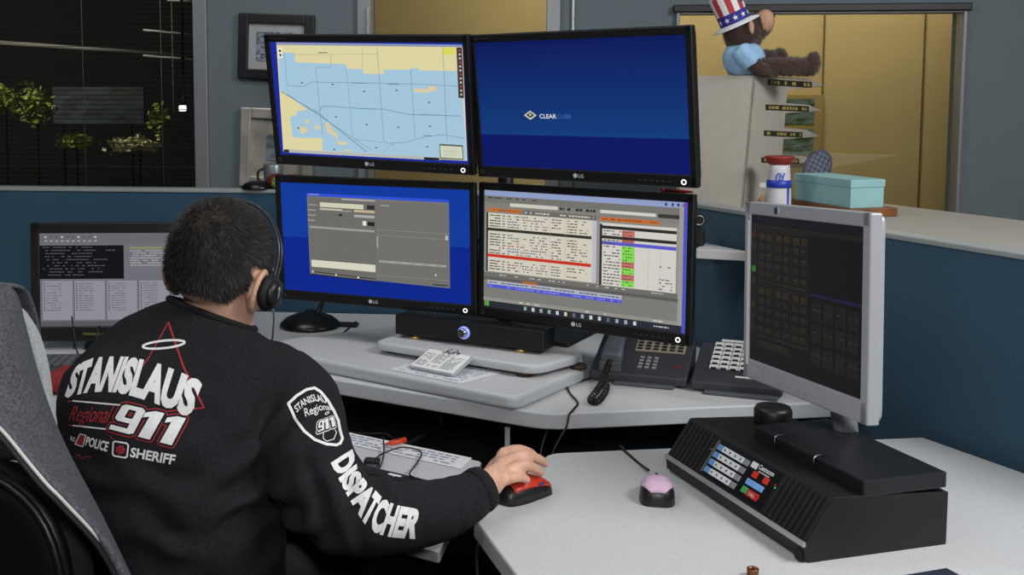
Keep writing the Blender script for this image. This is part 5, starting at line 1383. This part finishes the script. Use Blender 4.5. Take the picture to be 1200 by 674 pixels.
# ---- left hand on the other keyboard
wl0 = at(148, 463, Y=2.44); wl0.z = .795
FL = []
fdirl = Vector((-.08, 1, 0)).normalized(); latl = Vector((1, .08, 0)).normalized()
for k, (x, L) in enumerate(((.030, .072), (.010, .080), (-.011, .074), (-.030, .058))):
    b0 = wl0+fdirl*.095+latl*x; FL.append(([b0, b0+fdirl*L*.45+Vector((0, 0, .012)), b0+fdirl*L*.8+Vector((0, 0, .002)), b0+fdirl*L*.98+Vector((0, 0, -.014))], [.0098, .0092, .0082, .007]))
palml = [(wl0+Vector((0, -.02, 0)), .027, .022, Vector((0, 0, 1))), (wl0+fdirl*.02, .029, .02, Vector((0, 0, 1))), (wl0+fdirl*.06, .038, .016, Vector((0, 0, 1))), (wl0+fdirl*.098, .040, .012, Vector((0, 0, 1)))]
thl = ([wl0+fdirl*.025+latl*.026, wl0+fdirl*.05+latl*.05+Vector((0, 0, -.006)), wl0+fdirl*.085+latl*.055+Vector((0, 0, -.012)), wl0+fdirl*.11+latl*.05+Vector((0, 0, -.016))], [.014, .012, .010, .008])
hand(body, None, palml, FL, thl, latl)

M_skin = mat('skin', 'd6a88f', .5, noise_amt=.10, noise_scale=45, bump=.12, bump_scale=420)
_sb = M_skin.node_tree.nodes['Principled BSDF']
_sb.inputs['Subsurface Weight'].default_value = .12; _sb.inputs['Subsurface Radius'].default_value = (.01, .004, .002)
person = remesh_obj(body, 'person', M_skin, voxel=.0032, smooth=4, fac=.5)
tag(person, 'person seated from behind in a black printed sweatshirt, right hand on a mouse', 'person')
# nails
m = MB()
for (pth, rr_) in F_[:3]:
    d = (pth[-1]-pth[-2]).normalized(); p = pth[-1]+Vector((0, 0, rr_[-1]*.86))-d*.001
    m.ellip(p, (.0048, .0062, .0018), Matrix.Rotation(math.atan2(d.y, d.x)-PI/2, 4, 'Z') @ Matrix.Rotation(-.5, 4, 'X'), 10, 6)
m.build('fingernails', mat('nail', 'dcb6a6', .35), person)
for s_ in (-1, 1):
    m = MB(); m.ellip(H_(s_*.029, .0935, -.006), .0095*HS, seg=14, rings=10); m.build('eye', mat('eye_white', 'd8d4cf', .3), person)
# ---- hair
def hair_ok(p):
    q = HMi @ p
    if q.length > .17 or q.z < -.10: return False
    ax_ = abs(q.x)
    if q.y < -.035: lim = -.066+max(0, (ax_-.04))*.35
    elif q.y < .0: lim = -.060+(q.y+.035)/.035*.055
    elif q.y < .045: lim = .0 if q.y < .022 else -.035
    else: lim = .035+(q.y-.045)*.9
    # the ears stay free
    if ax_ > .073 and -.04 < q.y < .03 and q.z < .004: return False
    return q.z > lim
M_hair = mat('dark_hair', '100d0c', .6, noise_amt=.4, noise_scale=160)
M_hair2 = mat('dark_hair_light', '342b26', .5)
me = person.data; Mw = wm(person)
used = {}; m = MB()
for p in me.polygons:
    if hair_ok(Mw @ p.center):
        vs = []
        for i in p.vertices:
            if i not in used:
                co = Mw @ me.vertices[i].co; nn = me.vertices[i].normal
                used[i] = m.bm.verts.new(co+nn*(.0045+.0012*noise.noise(co*220)))
            vs.append(used[i])
        f = m.face(vs)
        if f: f.smooth = True
bound = [e for e in m.bm.edges if e.is_boundary]
r_ = bmesh.ops.extrude_edge_only(m.bm, edges=bound)
for v in [g for g in r_['geom'] if isinstance(g, bmesh.types.BMVert)]:
    q = HMi @ v.co; q2 = q*.93; v.co = HM @ q2
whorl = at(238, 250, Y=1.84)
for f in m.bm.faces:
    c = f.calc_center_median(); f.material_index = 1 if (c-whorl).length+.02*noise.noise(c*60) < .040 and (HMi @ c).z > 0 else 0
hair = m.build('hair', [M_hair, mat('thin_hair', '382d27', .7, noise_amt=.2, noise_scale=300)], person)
def flow(p, n):
    t = (p-whorl); t = t-n*t.dot(n); w = t.length
    t = t.normalized() if w > 1e-5 else Vector((1, 0, 0))
    sw = n.cross(t)
    k = min(1, w/.03)
    return n*(.62-.12*k)+t*.75*k+sw*(.35*(1-k)+.05)+Vector((random.gauss(0, .14), random.gauss(0, .14), random.gauss(0, .14)))
strands(hair, 26000, .012, .00055, flow, [M_hair, M_hair2], 'cropped_hair', hair, keep=lambda p: (HMi @ p).length < .2)['kind'] = 'stuff'

# ---- sweatshirt
M_sw = mat('black_cotton', '202024', .95, noise_amt=.4, noise_scale=300, bump=.35, bump_scale=900, spec=.25)
sw = MB()
sw.loft([ringLR(a, b, v, Y, d, t, roll=ro) for v, a, b, Y, d, t, ro in TOR])
sw.tube([at(u, v, Y=Y) for u, v, Y, r in ARM], [r for u, v, Y, r in ARM], 26, smooth_path=5)
sw.tube([at(u, v, Y=Y) for u, v, Y, r in LARM], [r for u, v, Y, r in LARM], 24, smooth_path=5)
# shoulder muscle and upper back
sw.ellip(at(312, 440, Y=1.885), (.075, .085, .06)); sw.ellip(at(124, 444, Y=1.885), (.066, .08, .058))
elb = at(385, 590, Y=1.66); hipf = at(300, 640, Y=1.68); arm_in = at(318, 560, Y=1.74)
fold_pts = [(at(305, 600, Y=1.68), Vector((-.5, 0, 1)), .11, .010, 105), (at(200, 600, Y=1.67), Vector((.30, 0, 1)), .14, .007, 85), (elb, Vector((1, 0, .35)), .07, .007, 140), (at(535, 588, Y=1.75), Vector((1, .4, .1)), .045, .0016, 190), (at(330, 520, Y=1.76), Vector((.8, 0, -.5)), .07, .006, 120), (at(450, 570, Y=1.68), Vector((1, 0, -.5)), .06, .006, 130), (at(120, 580, Y=1.70), Vector((.5, 0, 1)), .08, .004, 110)]
def swfix(v, n):
    d = noise.noise(v*9)*.004+noise.noise(v*24)*.0018
    for c, ax_, rad, amp, fr in fold_pts:
        q = (v-c).length/rad
        if q < 2.2:
            a = ax_.normalized(); ph_ = (v-c).dot(a)*fr+3*noise.noise(v*12)
            d += amp*math.exp(-q*q)*(math.sin(ph_))
    return v+n*d
sweat = remesh_obj(sw, 'sweatshirt', M_sw, person, voxel=.0055, smooth=7, fac=.5, fn=swfix)
# cuff and collar ribs
m = MB()
c0, c1 = at(556, 578, Y=1.789), at(567, 571.5, Y=1.802)
m.tube([c0, c0.lerp(c1, .5), c1, c1+(c1-c0)*.02], [.0385, .0395, .0375, .033], 28); m.build('cuff', M_sw, sweat)
B_sw = bvh_of(sweat)
def castpx(u, v, B):
    d = ray(u, v).normalized(); return B.ray_cast(CC, d)
_t = TOR[-1]; cr = ringLR(_t[1]+1, _t[2]-1, _t[0]-1, _t[3], _t[4]-.001, _t[5], n=40, roll=_t[6])
m = MB(); m.tube(cr+[cr[0]], .0058, 10); m.build('collar', M_sw, sweat)
# ---- printing on the sweatshirt
def lerp_tab(tab, t):
    for i in range(len(tab)-1):
        if t <= tab[i+1][0] or i == len(tab)-2:
            a, b = tab[i], tab[i+1]; k = (t-a[0])/(b[0]-a[0]); return (a[1]+(b[1]-a[1])*k, a[2]+(b[2]-a[2])*k)
def warp(st, B, T, bold=.02, shear=0., cap=.73):
    tr, w = text2d(st, 1., bold, shear)
    tr, w = text2d(st, 1., bold, 0.)
    out = []
    for t in tr:
        q = []
        for x, y in t:
            a, b = lerp_tab(B, x/w), lerp_tab(T, x/w); k = y/cap; q.append((a[0]+(b[0]-a[0])*k, a[1]+(b[1]-a[1])*k))
        out.append(q)
    return out
def split(tr, mx=3.):
    out = []; st = list(tr)
    while st:
        t = st.pop(); L = [math.dist(t[i], t[(i+1) % 3]) for i in range(3)]; k = L.index(max(L))
        if L[k] > mx:
            a, b, c = t[k], t[(k+1) % 3], t[(k+2) % 3]; mm = ((a[0]+b[0])/2, (a[1]+b[1])/2); st += [[a, mm, c], [mm, b, c]]
        else: out.append(t)
    return out
def stroke(pts, w, closed=False):
    out = []; P_ = list(pts)+([pts[0]] if closed else [])
    for a, b in zip(P_, P_[1:]):
        dx, dy = b[0]-a[0], b[1]-a[1]; L = math.hypot(dx, dy) or 1; nx, ny = -dy/L*w/2, dx/L*w/2; ex, ey = dx/L*w*.25, dy/L*w*.25
        q = [(a[0]-nx-ex, a[1]-ny-ey), (b[0]-nx+ex, b[1]-ny+ey), (b[0]+nx+ex, b[1]+ny+ey), (a[0]+nx-ex, a[1]+ny-ey)]
        out += [[q[0], q[1], q[2]], [q[0], q[2], q[3]]]
    return out
def fan(pts): return [[pts[0], pts[i], pts[i+1]] for i in range(1, len(pts)-1)]
def ell(cx_, cy_, rx, ry, rot=0., n=32): 
    return [(cx_+rx*math.cos(2*PI*k/n)*math.cos(rot)-ry*math.sin(2*PI*k/n)*math.sin(rot), cy_+rx*math.cos(2*PI*k/n)*math.sin(rot)+ry*math.sin(2*PI*k/n)*math.cos(rot)) for k in range(n)]
M_pw = mat('print_white', 'e6e6e6', .8, noise_amt=.06, noise_scale=200); M_pr = mat('print_red', 'a82830', .8); M_pk = mat('print_black', '141417', .95)
PM = [M_pw, M_pr, M_pk]
def nine11(B, T):
    polys = []
    def ring(o_, i_):
        n = len(o_); return [q for k in range(n) for q in ([o_[k], o_[(k+1) % n], i_[(k+1) % n]], [o_[k], i_[(k+1) % n], i_[k]])]
    tr = ring([(.05, .36), (.0, .44), (.0, .92), (.05, 1.), (.30, 1.), (.36, .92), (.36, .44), (.36, .36)], [(.13, .53), (.12, .55), (.12, .83), (.13, .85), (.22, .85), (.24, .83), (.24, .55), (.23, .53)])
    tr += fan([(.24, .6), (.24, .17), (0, .17), (0, 0), (.30, 0), (.36, .07), (.36, .6)][::-1]) if False else [[(.24, .6), (.24, .12), (.36, .07)], [(.24, .6), (.36, .07), (.36, .6)], [(0, .17), (0, 0), (.30, 0)], [(0, .17), (.30, 0), (.36, .07)], [(0, .17), (.36, .07), (.36, .17)]]
    for dx in (0, .335):
        tr += [[(a+dx, b) for a, b in t] for t in ([(.44, 0), (.62, 0), (.64, 1)], [(.44, 0), (.64, 1), (.46, .76)], [(.46, .76), (.64, 1), (.50, 1)], [(.46, .76), (.50, 1), (.37, .87)], [(.46, .76), (.37, .87), (.37, .68)])]
    out = []
    for t in tr:
        q = []
        for x, y in t:
            a, b = lerp_tab(B, x), lerp_tab(T, x); q.append((a[0]+(b[0]-a[0])*y, a[1]+(b[1]-a[1])*y))
        out.append(q)
    return out
def dilate(tr, r, n=14):
    return [[(p[0]+r*math.cos(2*PI*k/n), p[1]+r*math.sin(2*PI*k/n)) for p in t] for t in tr for k in range(n)]
def decal(mb, tris, mi, lift, mx=3.):
    mb.mi = mi; cache = {}
    for t in split(tris, mx):
        vs = []
        for p in t:
            key = (round(p[0], 2), round(p[1], 2))
            if key not in cache:
                h = castpx(p[0], p[1], B_sw)
                cache[key] = None if h[0] is None else mb.bm.verts.new(h[0]+h[1]*lift)
            vs.append(cache[key])
        if all(vs) and len(set(vs)) == 3:
            if max((vs[0].co-vs[1].co).length, (vs[1].co-vs[2].co).length, (vs[2].co-vs[0].co).length) < .03: mb.face(vs)
m = MB()
decal(m, stroke([(197.5, 378), (174, 420), (150, 452)], 1.3), 1, .0007)
decal(m, stroke([(197.5, 378), (215, 430), (239, 478)], 2.2)+stroke([(239, 478), (197, 482)], 1.4), 1, .0007)
decal(m, stroke(ell(192, 404, 24.5, 4.4, R(-6)), 2.6, True), 0, .0009)
B1 = [(0, 76, 465), (.1, 89, 461), (.2, 101, 458), (.35, 120, 456.5), (.5, 138, 457.5), (.62, 158, 462), (.75, 180, 469), (.87, 199, 476), (1, 224, 487)]
T1 = [(0, 87, 432), (.1, 99, 424), (.2, 110, 420), (.35, 134, 418.5), (.5, 152, 419), (.62, 169, 422.5), (.75, 191, 428.5), (.87, 212, 437), (1, 239, 449)]
decal(m, warp('STANISLAUS', B1, T1, .055), 0, .0011)
B9, T9 = [(0, 128, 503), (1, 205, 523)], [(0, 145, 473.5), (1, 220, 491)]
W9 = nine11(B9, T9)
decal(m, dilate(W9, 3.9), 1, .0008); decal(m, dilate(W9, 2.7), 2, .0013); decal(m, W9, 0, .0019)
decal(m, warp('Regional', [(0, 80, 493), (1, 125, 496)], [(0, 88, 475), (1, 135, 474)], -.004), 1, .0009)
decal(m, stroke([(86, 470), (142, 475)], 1.7)+stroke([(86, 498.8), (124, 503)], 1.7), 0, .0009)
decal(m, stroke([(80, 471), (86, 470)], 1.5)+stroke([(80, 498.5), (86, 498.8)], 1.5), 1, .0009)
decal(m, warp('POLICE', [(0, 100, 521.5), (1, 125.5, 529)], [(0, 102.5, 511.5), (1, 128.5, 518)], .03), 0, .0009)
decal(m, warp('SHERIFF', [(0, 152, 535), (1, 204, 544.5)], [(0, 154, 524), (1, 206.5, 533)], .03), 0, .0009)
decal(m, warp('RE', [(0, 83, 516), (1, 88, 518)], [(0, 83.5, 511), (1, 89, 513)], .01), 0, .0009)
b1_ = [(94.5, 508.5), (101, 510.5), (97.5, 523.5), (88.5, 520.5)]
decal(m, fan(b1_), 1, .0007); decal(m, stroke(b1_, 1.2, True), 0, .0010)
b2_ = [(135, 517.3), (148.5, 519.5), (150.5, 522), (149, 535), (147, 536.5), (134, 534.3), (132.2, 532), (133, 519)]
decal(m, stroke(b2_, 1.8, True), 0, .0009)
star = []
for k in range(14):
    r_ = 6.2 if k % 2 == 0 else 4.2; star.append((141.2+r_*math.cos(k*PI/7), 527+r_*math.sin(k*PI/7)))
decal(m, [[(141.2, 527), star[k], star[(k+1) % 14]] for k in range(14)], 1, .0009); decal(m, stroke(ell(141.2, 527, 2, 2, 0, 12), .8, True), 2, .0012)
decal(m, stroke([(88, 535), (93, 533), (96, 538), (101, 535), (107, 536)], .8), 1, .0009)
decal(m, stroke([(129, 511), (133, 515)], .9), 1, .0008)
m.build('back_print', PM, sweat, keepn=True)
m = MB()
sh_ = [(338, 473.4), (347.7, 464), (359, 457), (368.5, 455), (375.5, 459.5), (384, 470), (391, 482), (396, 493), (398, 504), (401, 514.4), (398.5, 520), (394, 522), (382, 520.7), (369, 515.6), (356.5, 505.6), (346.4, 491.7)]
decal(m, stroke(sh_, 3.2, True), 0, .0009)
decal(m, warp('STANISLAUS', [(0, 348, 484), (.3, 357.5, 475), (.6, 370, 470), (1, 387, 473.5)], [(0, 344, 476.5), (.3, 354, 467.5), (.6, 367, 462), (1, 382, 464.5)], .02), 0, .0009)
decal(m, warp('Regional', [(0, 358, 489), (.6, 377, 481), (1, 388, 481)], [(0, 356, 479), (.6, 374, 472.5), (1, 385.5, 474)], .008), 0, .0011)
W9 = nine11([(0, 372, 508), (1, 393, 500)], [(0, 373, 495.5), (1, 390, 489)])
decal(m, dilate(W9, 2.2), 0, .0008, 1.5); decal(m, dilate(W9, 1.3), 2, .0016, 1.5); decal(m, W9, 0, .0026, 1.5)
decal(m, stroke(ell(383, 484.6, 2.6, 1.1, R(-30), 16), .8, True), 0, .0009)
decal(m, stroke([(379, 508), (378.5, 514), (382.5, 517.5), (391, 515), (394, 507), (392, 504)], .9), 0, .0009)
m.build('sleeve_patch', PM, sweat, keepn=True)
m = MB()
BD = [(0, 389, 542), (.11, 396, 557), (.16, 400, 565), (.27, 408, 580), (.37, 416, 593), (.5, 428, 611), (.58, 436, 619), (.68, 446, 624), (.8, 460, 627), (.9, 472, 628), (1, 487, 629)]
TD = [(0, 412, 527), (.11, 417, 541), (.16, 418, 550), (.27, 427, 563), (.37, 434, 571), (.5, 444, 579), (.58, 449, 585), (.68, 458, 590), (.8, 470, 594), (.9, 483, 596), (1, 497, 598)]
decal(m, warp('DISPATCHER', BD, TD, .055), 0, .0011)
m.build('sleeve_lettering', PM, sweat, keepn=True)
# ---- trousers and shoes
M_tr = mat('black_trousers', '0c0c0e', .95, noise_amt=.2, noise_scale=200, bump=.3, bump_scale=700)
m = MB()
m.loft([ringLR(a+2, b-2, v, Y, d-.004, t) for v, a, b, Y, d, t, ro in TOR[:3]][::-1])
m.ellip((-.37, 1.82, .535), (.175, .15, .075))
for pth, rr_ in LEGS: m.tube(pth, rr_, 22, smooth_path=4)
remesh_obj(m, 'trousers', M_tr, person, voxel=.008, smooth=5, fn=lambda v, n: v+n*(noise.noise(v*18)*.004))
for pth, rr_ in LEGS:
    an = pth[-1]; m = MB()
    m.tube([an+Vector((0, -.035, -.066)), an+Vector((0, 0, -.06)), an+Vector((0, .07, -.068)), an+Vector((0, .15, -.076)), an+Vector((0, .185, -.08))], [.030, .042, .042, .036, .02], 18, smooth_path=4)
    m.tube([an+Vector((0, -.005, .02)), an+Vector((0, .0, -.06))], [.042, .043], 16)
    def shoefix(v, n):
        v.z = max(v.z, .002); return v
    remesh_obj(m, 'shoe', mat('black_leather', '121214', .4), person, voxel=.006, smooth=3, fn=shoefix)

# ---- headset
hd = thing('headset', 'black headset with a thin headband on the head of the seated person', 'headset', hc)
m = MB()
arc = []
for k in range(25):
    a = R(-12)+R(204)*k/24; arc.append(H_(.099*math.cos(a), .012, .004+.108*math.sin(a)))
m.tube(arc, .0028, 8); m.tube([p+(HM.to_3x3() @ Vector((0, .012, -.001))) for p in arc], .0022, 8); m.build('headband', mat('headband_grey', '3c3d42', .3, .5), hd)
Mx = HM.to_3x3().normalized().to_4x4() @ Matrix.Rotation(PI/2, 4, 'Y')
m = MB(); m.lathe([(.026, 0), (.031, .004), (.031, .012), (.024, .018)], H_(.088, .012, -.036), 28, Mx); m.build('ear_cushion', M_rub, hd)
m = MB(); m.lathe([(.024, .017), (.025, .022), (.016, .027), (.004, .028)], H_(.088, .012, -.036), 28, Mx); m.build('earcup', M_black, hd)
m = MB(); m.tube([H_(.106, .010, -.012), H_(.113, .010, -.026), H_(.115, .012, -.042)], [.002, .004, .002], 10, smooth_path=4); m.build('earcup_trim', mat('silver_trim', 'b0b4b0', .3, .8), hd)
m = MB(); m.lathe([(.02, 0), (.024, .004), (.018, .012)], H_(-.088, .012, -.02), 24, HM.to_3x3().normalized().to_4x4() @ Matrix.Rotation(-PI/2, 4, 'Y')); m.build('temple_pad', M_rub, hd)
m = MB(); m.tube([H_(.112, .03, -.045), H_(.09, .075, -.045), H_(.045, .118, -.05), H_(.0, .130, -.058)], .0022, 8, smooth_path=6); m.ellip(H_(-.003, .130, -.058), .006); m.build('microphone_boom', M_black, hd)
m = MB(); e = H_(.112, .012, -.062); m.tube([e, at(321, 372, Y=e.y+.01), at(320, 388, Y=e.y+.03), at(318, 404, Y=e.y+.07), at(312, 425, Y=e.y+.09), at(300, 470, Y=e.y+.13)], .0018, 8, smooth_path=6); m.build('cord', mat('cord_grey', '6a6a70', .5), hd)

# ---- chair and jacket
ch = thing('office_chair', 'black office chair with a rounded backrest at the bottom left under the grey jacket', 'chair', (-.46, 1.80, 0))
M_chs = mat('chair_shell', '121316', .4, bump=.1, bump_scale=500); M_chf = mat('chair_fabric', '191a1d', .9, noise_amt=.2, noise_scale=300)
bx_ = Vector((.90, -.43, 0)).normalized(); bn_ = Vector((.43, .90, 0)).normalized()
bcen = Vector((-.66, 1.475, 0))
def bk(x, z, o=0.): return bcen+bx_*x+bn_*(o+.10*x*x*3.0+.10*(z-.75)**2)+Vector((0, 0, z))
ol = rpoly([(-.225, .52), (.225, .52), (.235, .945), (-.235, .945)], [.08, .08, .17, .17], 10)
def backplate(o0, o1, s_):
    m = MB()
    cx0, cz0 = 0, .73
    rings = []
    for k, (o_, sc) in enumerate(((o0, .90), (o0+.004, .965), (o0+(o1-o0)*.35, 1.0), (o0+(o1-o0)*.7, 1.0), (o1-.003, .97), (o1, .90))):
        sc *= s_; rings.append([bk(cx0+(x-cx0)*sc, cz0+(z-cz0)*sc, o_) for x, z in ol])
    m.loft(rings, True)
    return m
backplate(-.03, .0, 1.0).build('back_shell', M_chs, ch)
backplate(.0, .05, .96).build('backrest', M_chf, ch)
m = MB(); rim = [bk(x*.985, .73+(z-.73)*.985, -.028) for x, z in ol]; m.tube(rim+[rim[0]], .006, 8); m.build('shell_rim', M_chs, ch)
hr = bcen+bx_*-.12
m = MB()
hol = rpoly([(-.16, .98), (.14, .98), (.12, 1.16), (-.14, 1.16)], .06, 6)
m.loft([[bk(-.12+x*s_, 1.07+(z-1.07)*s_, o_) for x, z in hol] for o_, s_ in ((-.02, .85), (-.005, 1), (.03, 1), (.045, .85))]); m.build('headrest', M_chf, ch)
for x in (-.16, -.06):
    m = MB(); m.tube([bk(x, .90, -.005), bk(x, 1.03, .01)], .007, 8); m.build('headrest_post', M_chrome, ch)
m = MB(); m.prism(rpoly([(-.25, -.23), (.25, -.23), (.25, .25), (-.25, .25)], .07, 6), .385, .462, Matrix.Translation((-.38, 1.83, 0)) @ Matrix.Rotation(R(-12), 4, 'Z'), .02); m.build('seat', M_chf, ch)
m = MB(); m.tube([(-.40, 1.80, .09), (-.40, 1.80, .39)], .028, 16); m.build('gas_column', M_black, ch)
m = MB(); m.tube([(-.42, 1.78, .36), (-.53, 1.62, .37), bk(0, .42, -.04), bk(0, .62, -.035)], .022, 10, smooth_path=5); m.build('back_bar', M_black, ch)
for k in range(5):
    a = 2*PI*k/5+.4; e = Vector((-.40+.30*math.cos(a), 1.80+.30*math.sin(a), .075))
    m = MB(); m.tube([(-.40, 1.80, .10), e], [.028, .018], 10); lg = m.build('base_leg', M_black, ch)
    m = MB(); m.lathe([(.026, -.02), (.028, -.016), (.028, .016), (.026, .02)], (e.x, e.y, .028), 18, Matrix.Rotation(a, 4, 'Z') @ RX); m.tube([(e.x, e.y, .045), e], .007, 8); m.build('caster', M_rub, lg)
# jacket
M_jk = mat('heather_grey_knit', '56575c', .95, noise_amt=.5, noise_scale=260, bump=.5, bump_scale=700, spec=.2, detail=6.)
M_fl = mat('pale_fleece', 'a3a8ab', .98, noise_amt=.2, noise_scale=260, bump=.8, bump_scale=400, sheen=.3)
jk = thing('jacket', 'heather grey zip jacket hung over the chair back in the left foreground', 'jacket', bk(0, .95))
ST = [((-190, 350), (-230, 470)), ((-110, 333), (-150, 455)), ((-40, 331), (-95, 435)), ((0, 334), (-60, 445)), ((19, 336.5), (-35, 468)), ((25, 366), (-15, 485)), ((36, 414), (8, 508)), ((48, 455), (30, 535)), ((62, 495), (55, 565)), ((75, 524), (70, 580)), ((88, 550), (84, 595)), ((115, 600), (106, 618)), ((133, 638), (124, 640)), ((150, 674), (143, 674)), ((175, 730), (168, 735))]
rows = []
NJ = 14
for i, (o_, z_) in enumerate(ST):
    row = []
    for k in range(NJ+1):
        t = k/NJ; u = o_[0]+(z_[0]-o_[0])*t; v = o_[1]+(z_[1]-o_[1])*t
        Y = 1.545-.20*t+.02*math.sin(t*PI*2.2+i*.5)-.035*math.sin(t*PI)
        row.append(at(u, v, Y=Y))
    rows.append(row)
def clothsheet(rows, name, mt, par, th=.008, sub=2):
    m = MB(); vv = [[m.bm.verts.new(p) for p in r] for r in rows]
    for i in range(len(vv)-1):
        for k in range(len(vv[0])-1):
            f = m.face((vv[i][k], vv[i][k+1], vv[i+1][k+1], vv[i+1][k])); f.smooth = True
    o = m.build(name, mt, par)
    s1 = o.modifiers.new('t', 'SOLIDIFY'); s1.thickness = th; s1.offset = 0
    s2 = o.modifiers.new('s', 'SUBSURF'); s2.levels = sub; s2.render_levels = sub
    return o
clothsheet(rows, 'jacket_body', M_jk, jk, .009)
# far side of the drape over the chair top
rows2 = []
for i in range(0, 5):
    r0 = rows[i][0]; rr_ = []
    for k in range(8):
        t = k/7; rr_.append(r0+Vector((.01*math.sin(t*3), .05*math.sin(t*PI*.5)+.06*t, -.30*t*t+.008*math.sin(t*PI))))
    rows2.append(rr_)
clothsheet(rows2, 'jacket_front', M_jk, jk, .009)
lin_px = [((22, 360), (25, 366)), ((34, 376), (22, 380)), ((43, 388), (24, 395)), ((52, 414), (28, 420)), ((56, 436), (36, 440)), ((58, 455), (42, 460)), ((60, 480), (50, 482)), ((66, 505), (58, 506))]
rows3 = [[at(a[0]+(b[0]-a[0])*k/5, a[1]+(b[1]-a[1])*k/5, Y=1.60-.03*math.sin(k/5*PI)) for k in range(6)] for a, b in lin_px]
clothsheet(rows3, 'fleece_lining', M_fl, jk, .012)
zp = [rows[i][NJ]+Vector((0, -.004, 0)) for i in range(3, len(rows))]
m = MB(); m.tube(zp, .0024, 8, smooth_path=4); m.build('zipper', mat('zipper_white', 'c9c9c6', .5), jk)
m = MB(); m.tube([p+Vector((-.006, .001, -.003)) for p in zp], .0035, 8, smooth_path=4); m.build('zipper_tape', mat('zipper_tape', '2a2b2e', .8), jk)
# ------------------------------------------------------------------ light
def area(name, loc, sx, sy, watts, aim=None, colr=(1, 1, 1), spread=None):
    l = bpy.data.lights.new(name, 'AREA'); l.shape = 'RECTANGLE'; l.size = sx; l.size_y = sy; l.energy = watts; l.color = colr
    if spread: l.spread = R(spread)
    o = bpy.data.objects.new(name, l); col.objects.link(o); o.location = loc
    if aim is not None: o.rotation_euler = (Vector(aim)-Vector(loc)).to_track_quat('-Z', 'Y').to_euler()
    return o
area('ceiling_light', (1.85, 1.05, 2.74), 1.2, 1.0, 84, (.35, 2.0, .8))
area('ceiling_light', (-1.3, .4, 2.74), 1.2, .6, 16, (-1.0, 1.8, .6))
area('ceiling_light', (-.6, 2.5, 2.74), 1.2, .6, 13, (-.3, 3.3, .9))
area('room_light', (1.6, 4.85, 2.70), 2.4, .5, 34, (1.4, 5.6, 1.2), (1, .93, .8))
fl = bpy.data.lights.new('camera_flash', 'AREA'); fl.shape = 'DISK'; fl.size = .25; fl.energy = 14
fo = bpy.data.objects.new('camera_flash', fl); col.objects.link(fo); fo.location = (.12, -.08, 1.72); fo.rotation_euler = (Vector((.1, 2.2, .8))-Vector(fo.location)).to_track_quat('-Z', 'Y').to_euler()
og = area('outdoor_light', (-3.2, 4.6, 2.7), .6, .3, 45, (-2.6, 5.3, 1.3), (1, .95, .8))
w = bpy.data.worlds.new('World'); scn.world = w; w.use_nodes = True
w.node_tree.nodes['Background'].inputs['Color'].default_value = (.5, .55, .6, 1); w.node_tree.nodes['Background'].inputs['Strength'].default_value = .05
vs = scn.view_settings; vs.view_transform = 'Standard'; vs.look = 'None'; vs.exposure = 0; vs.gamma = 1; vs.use_curve_mapping = False
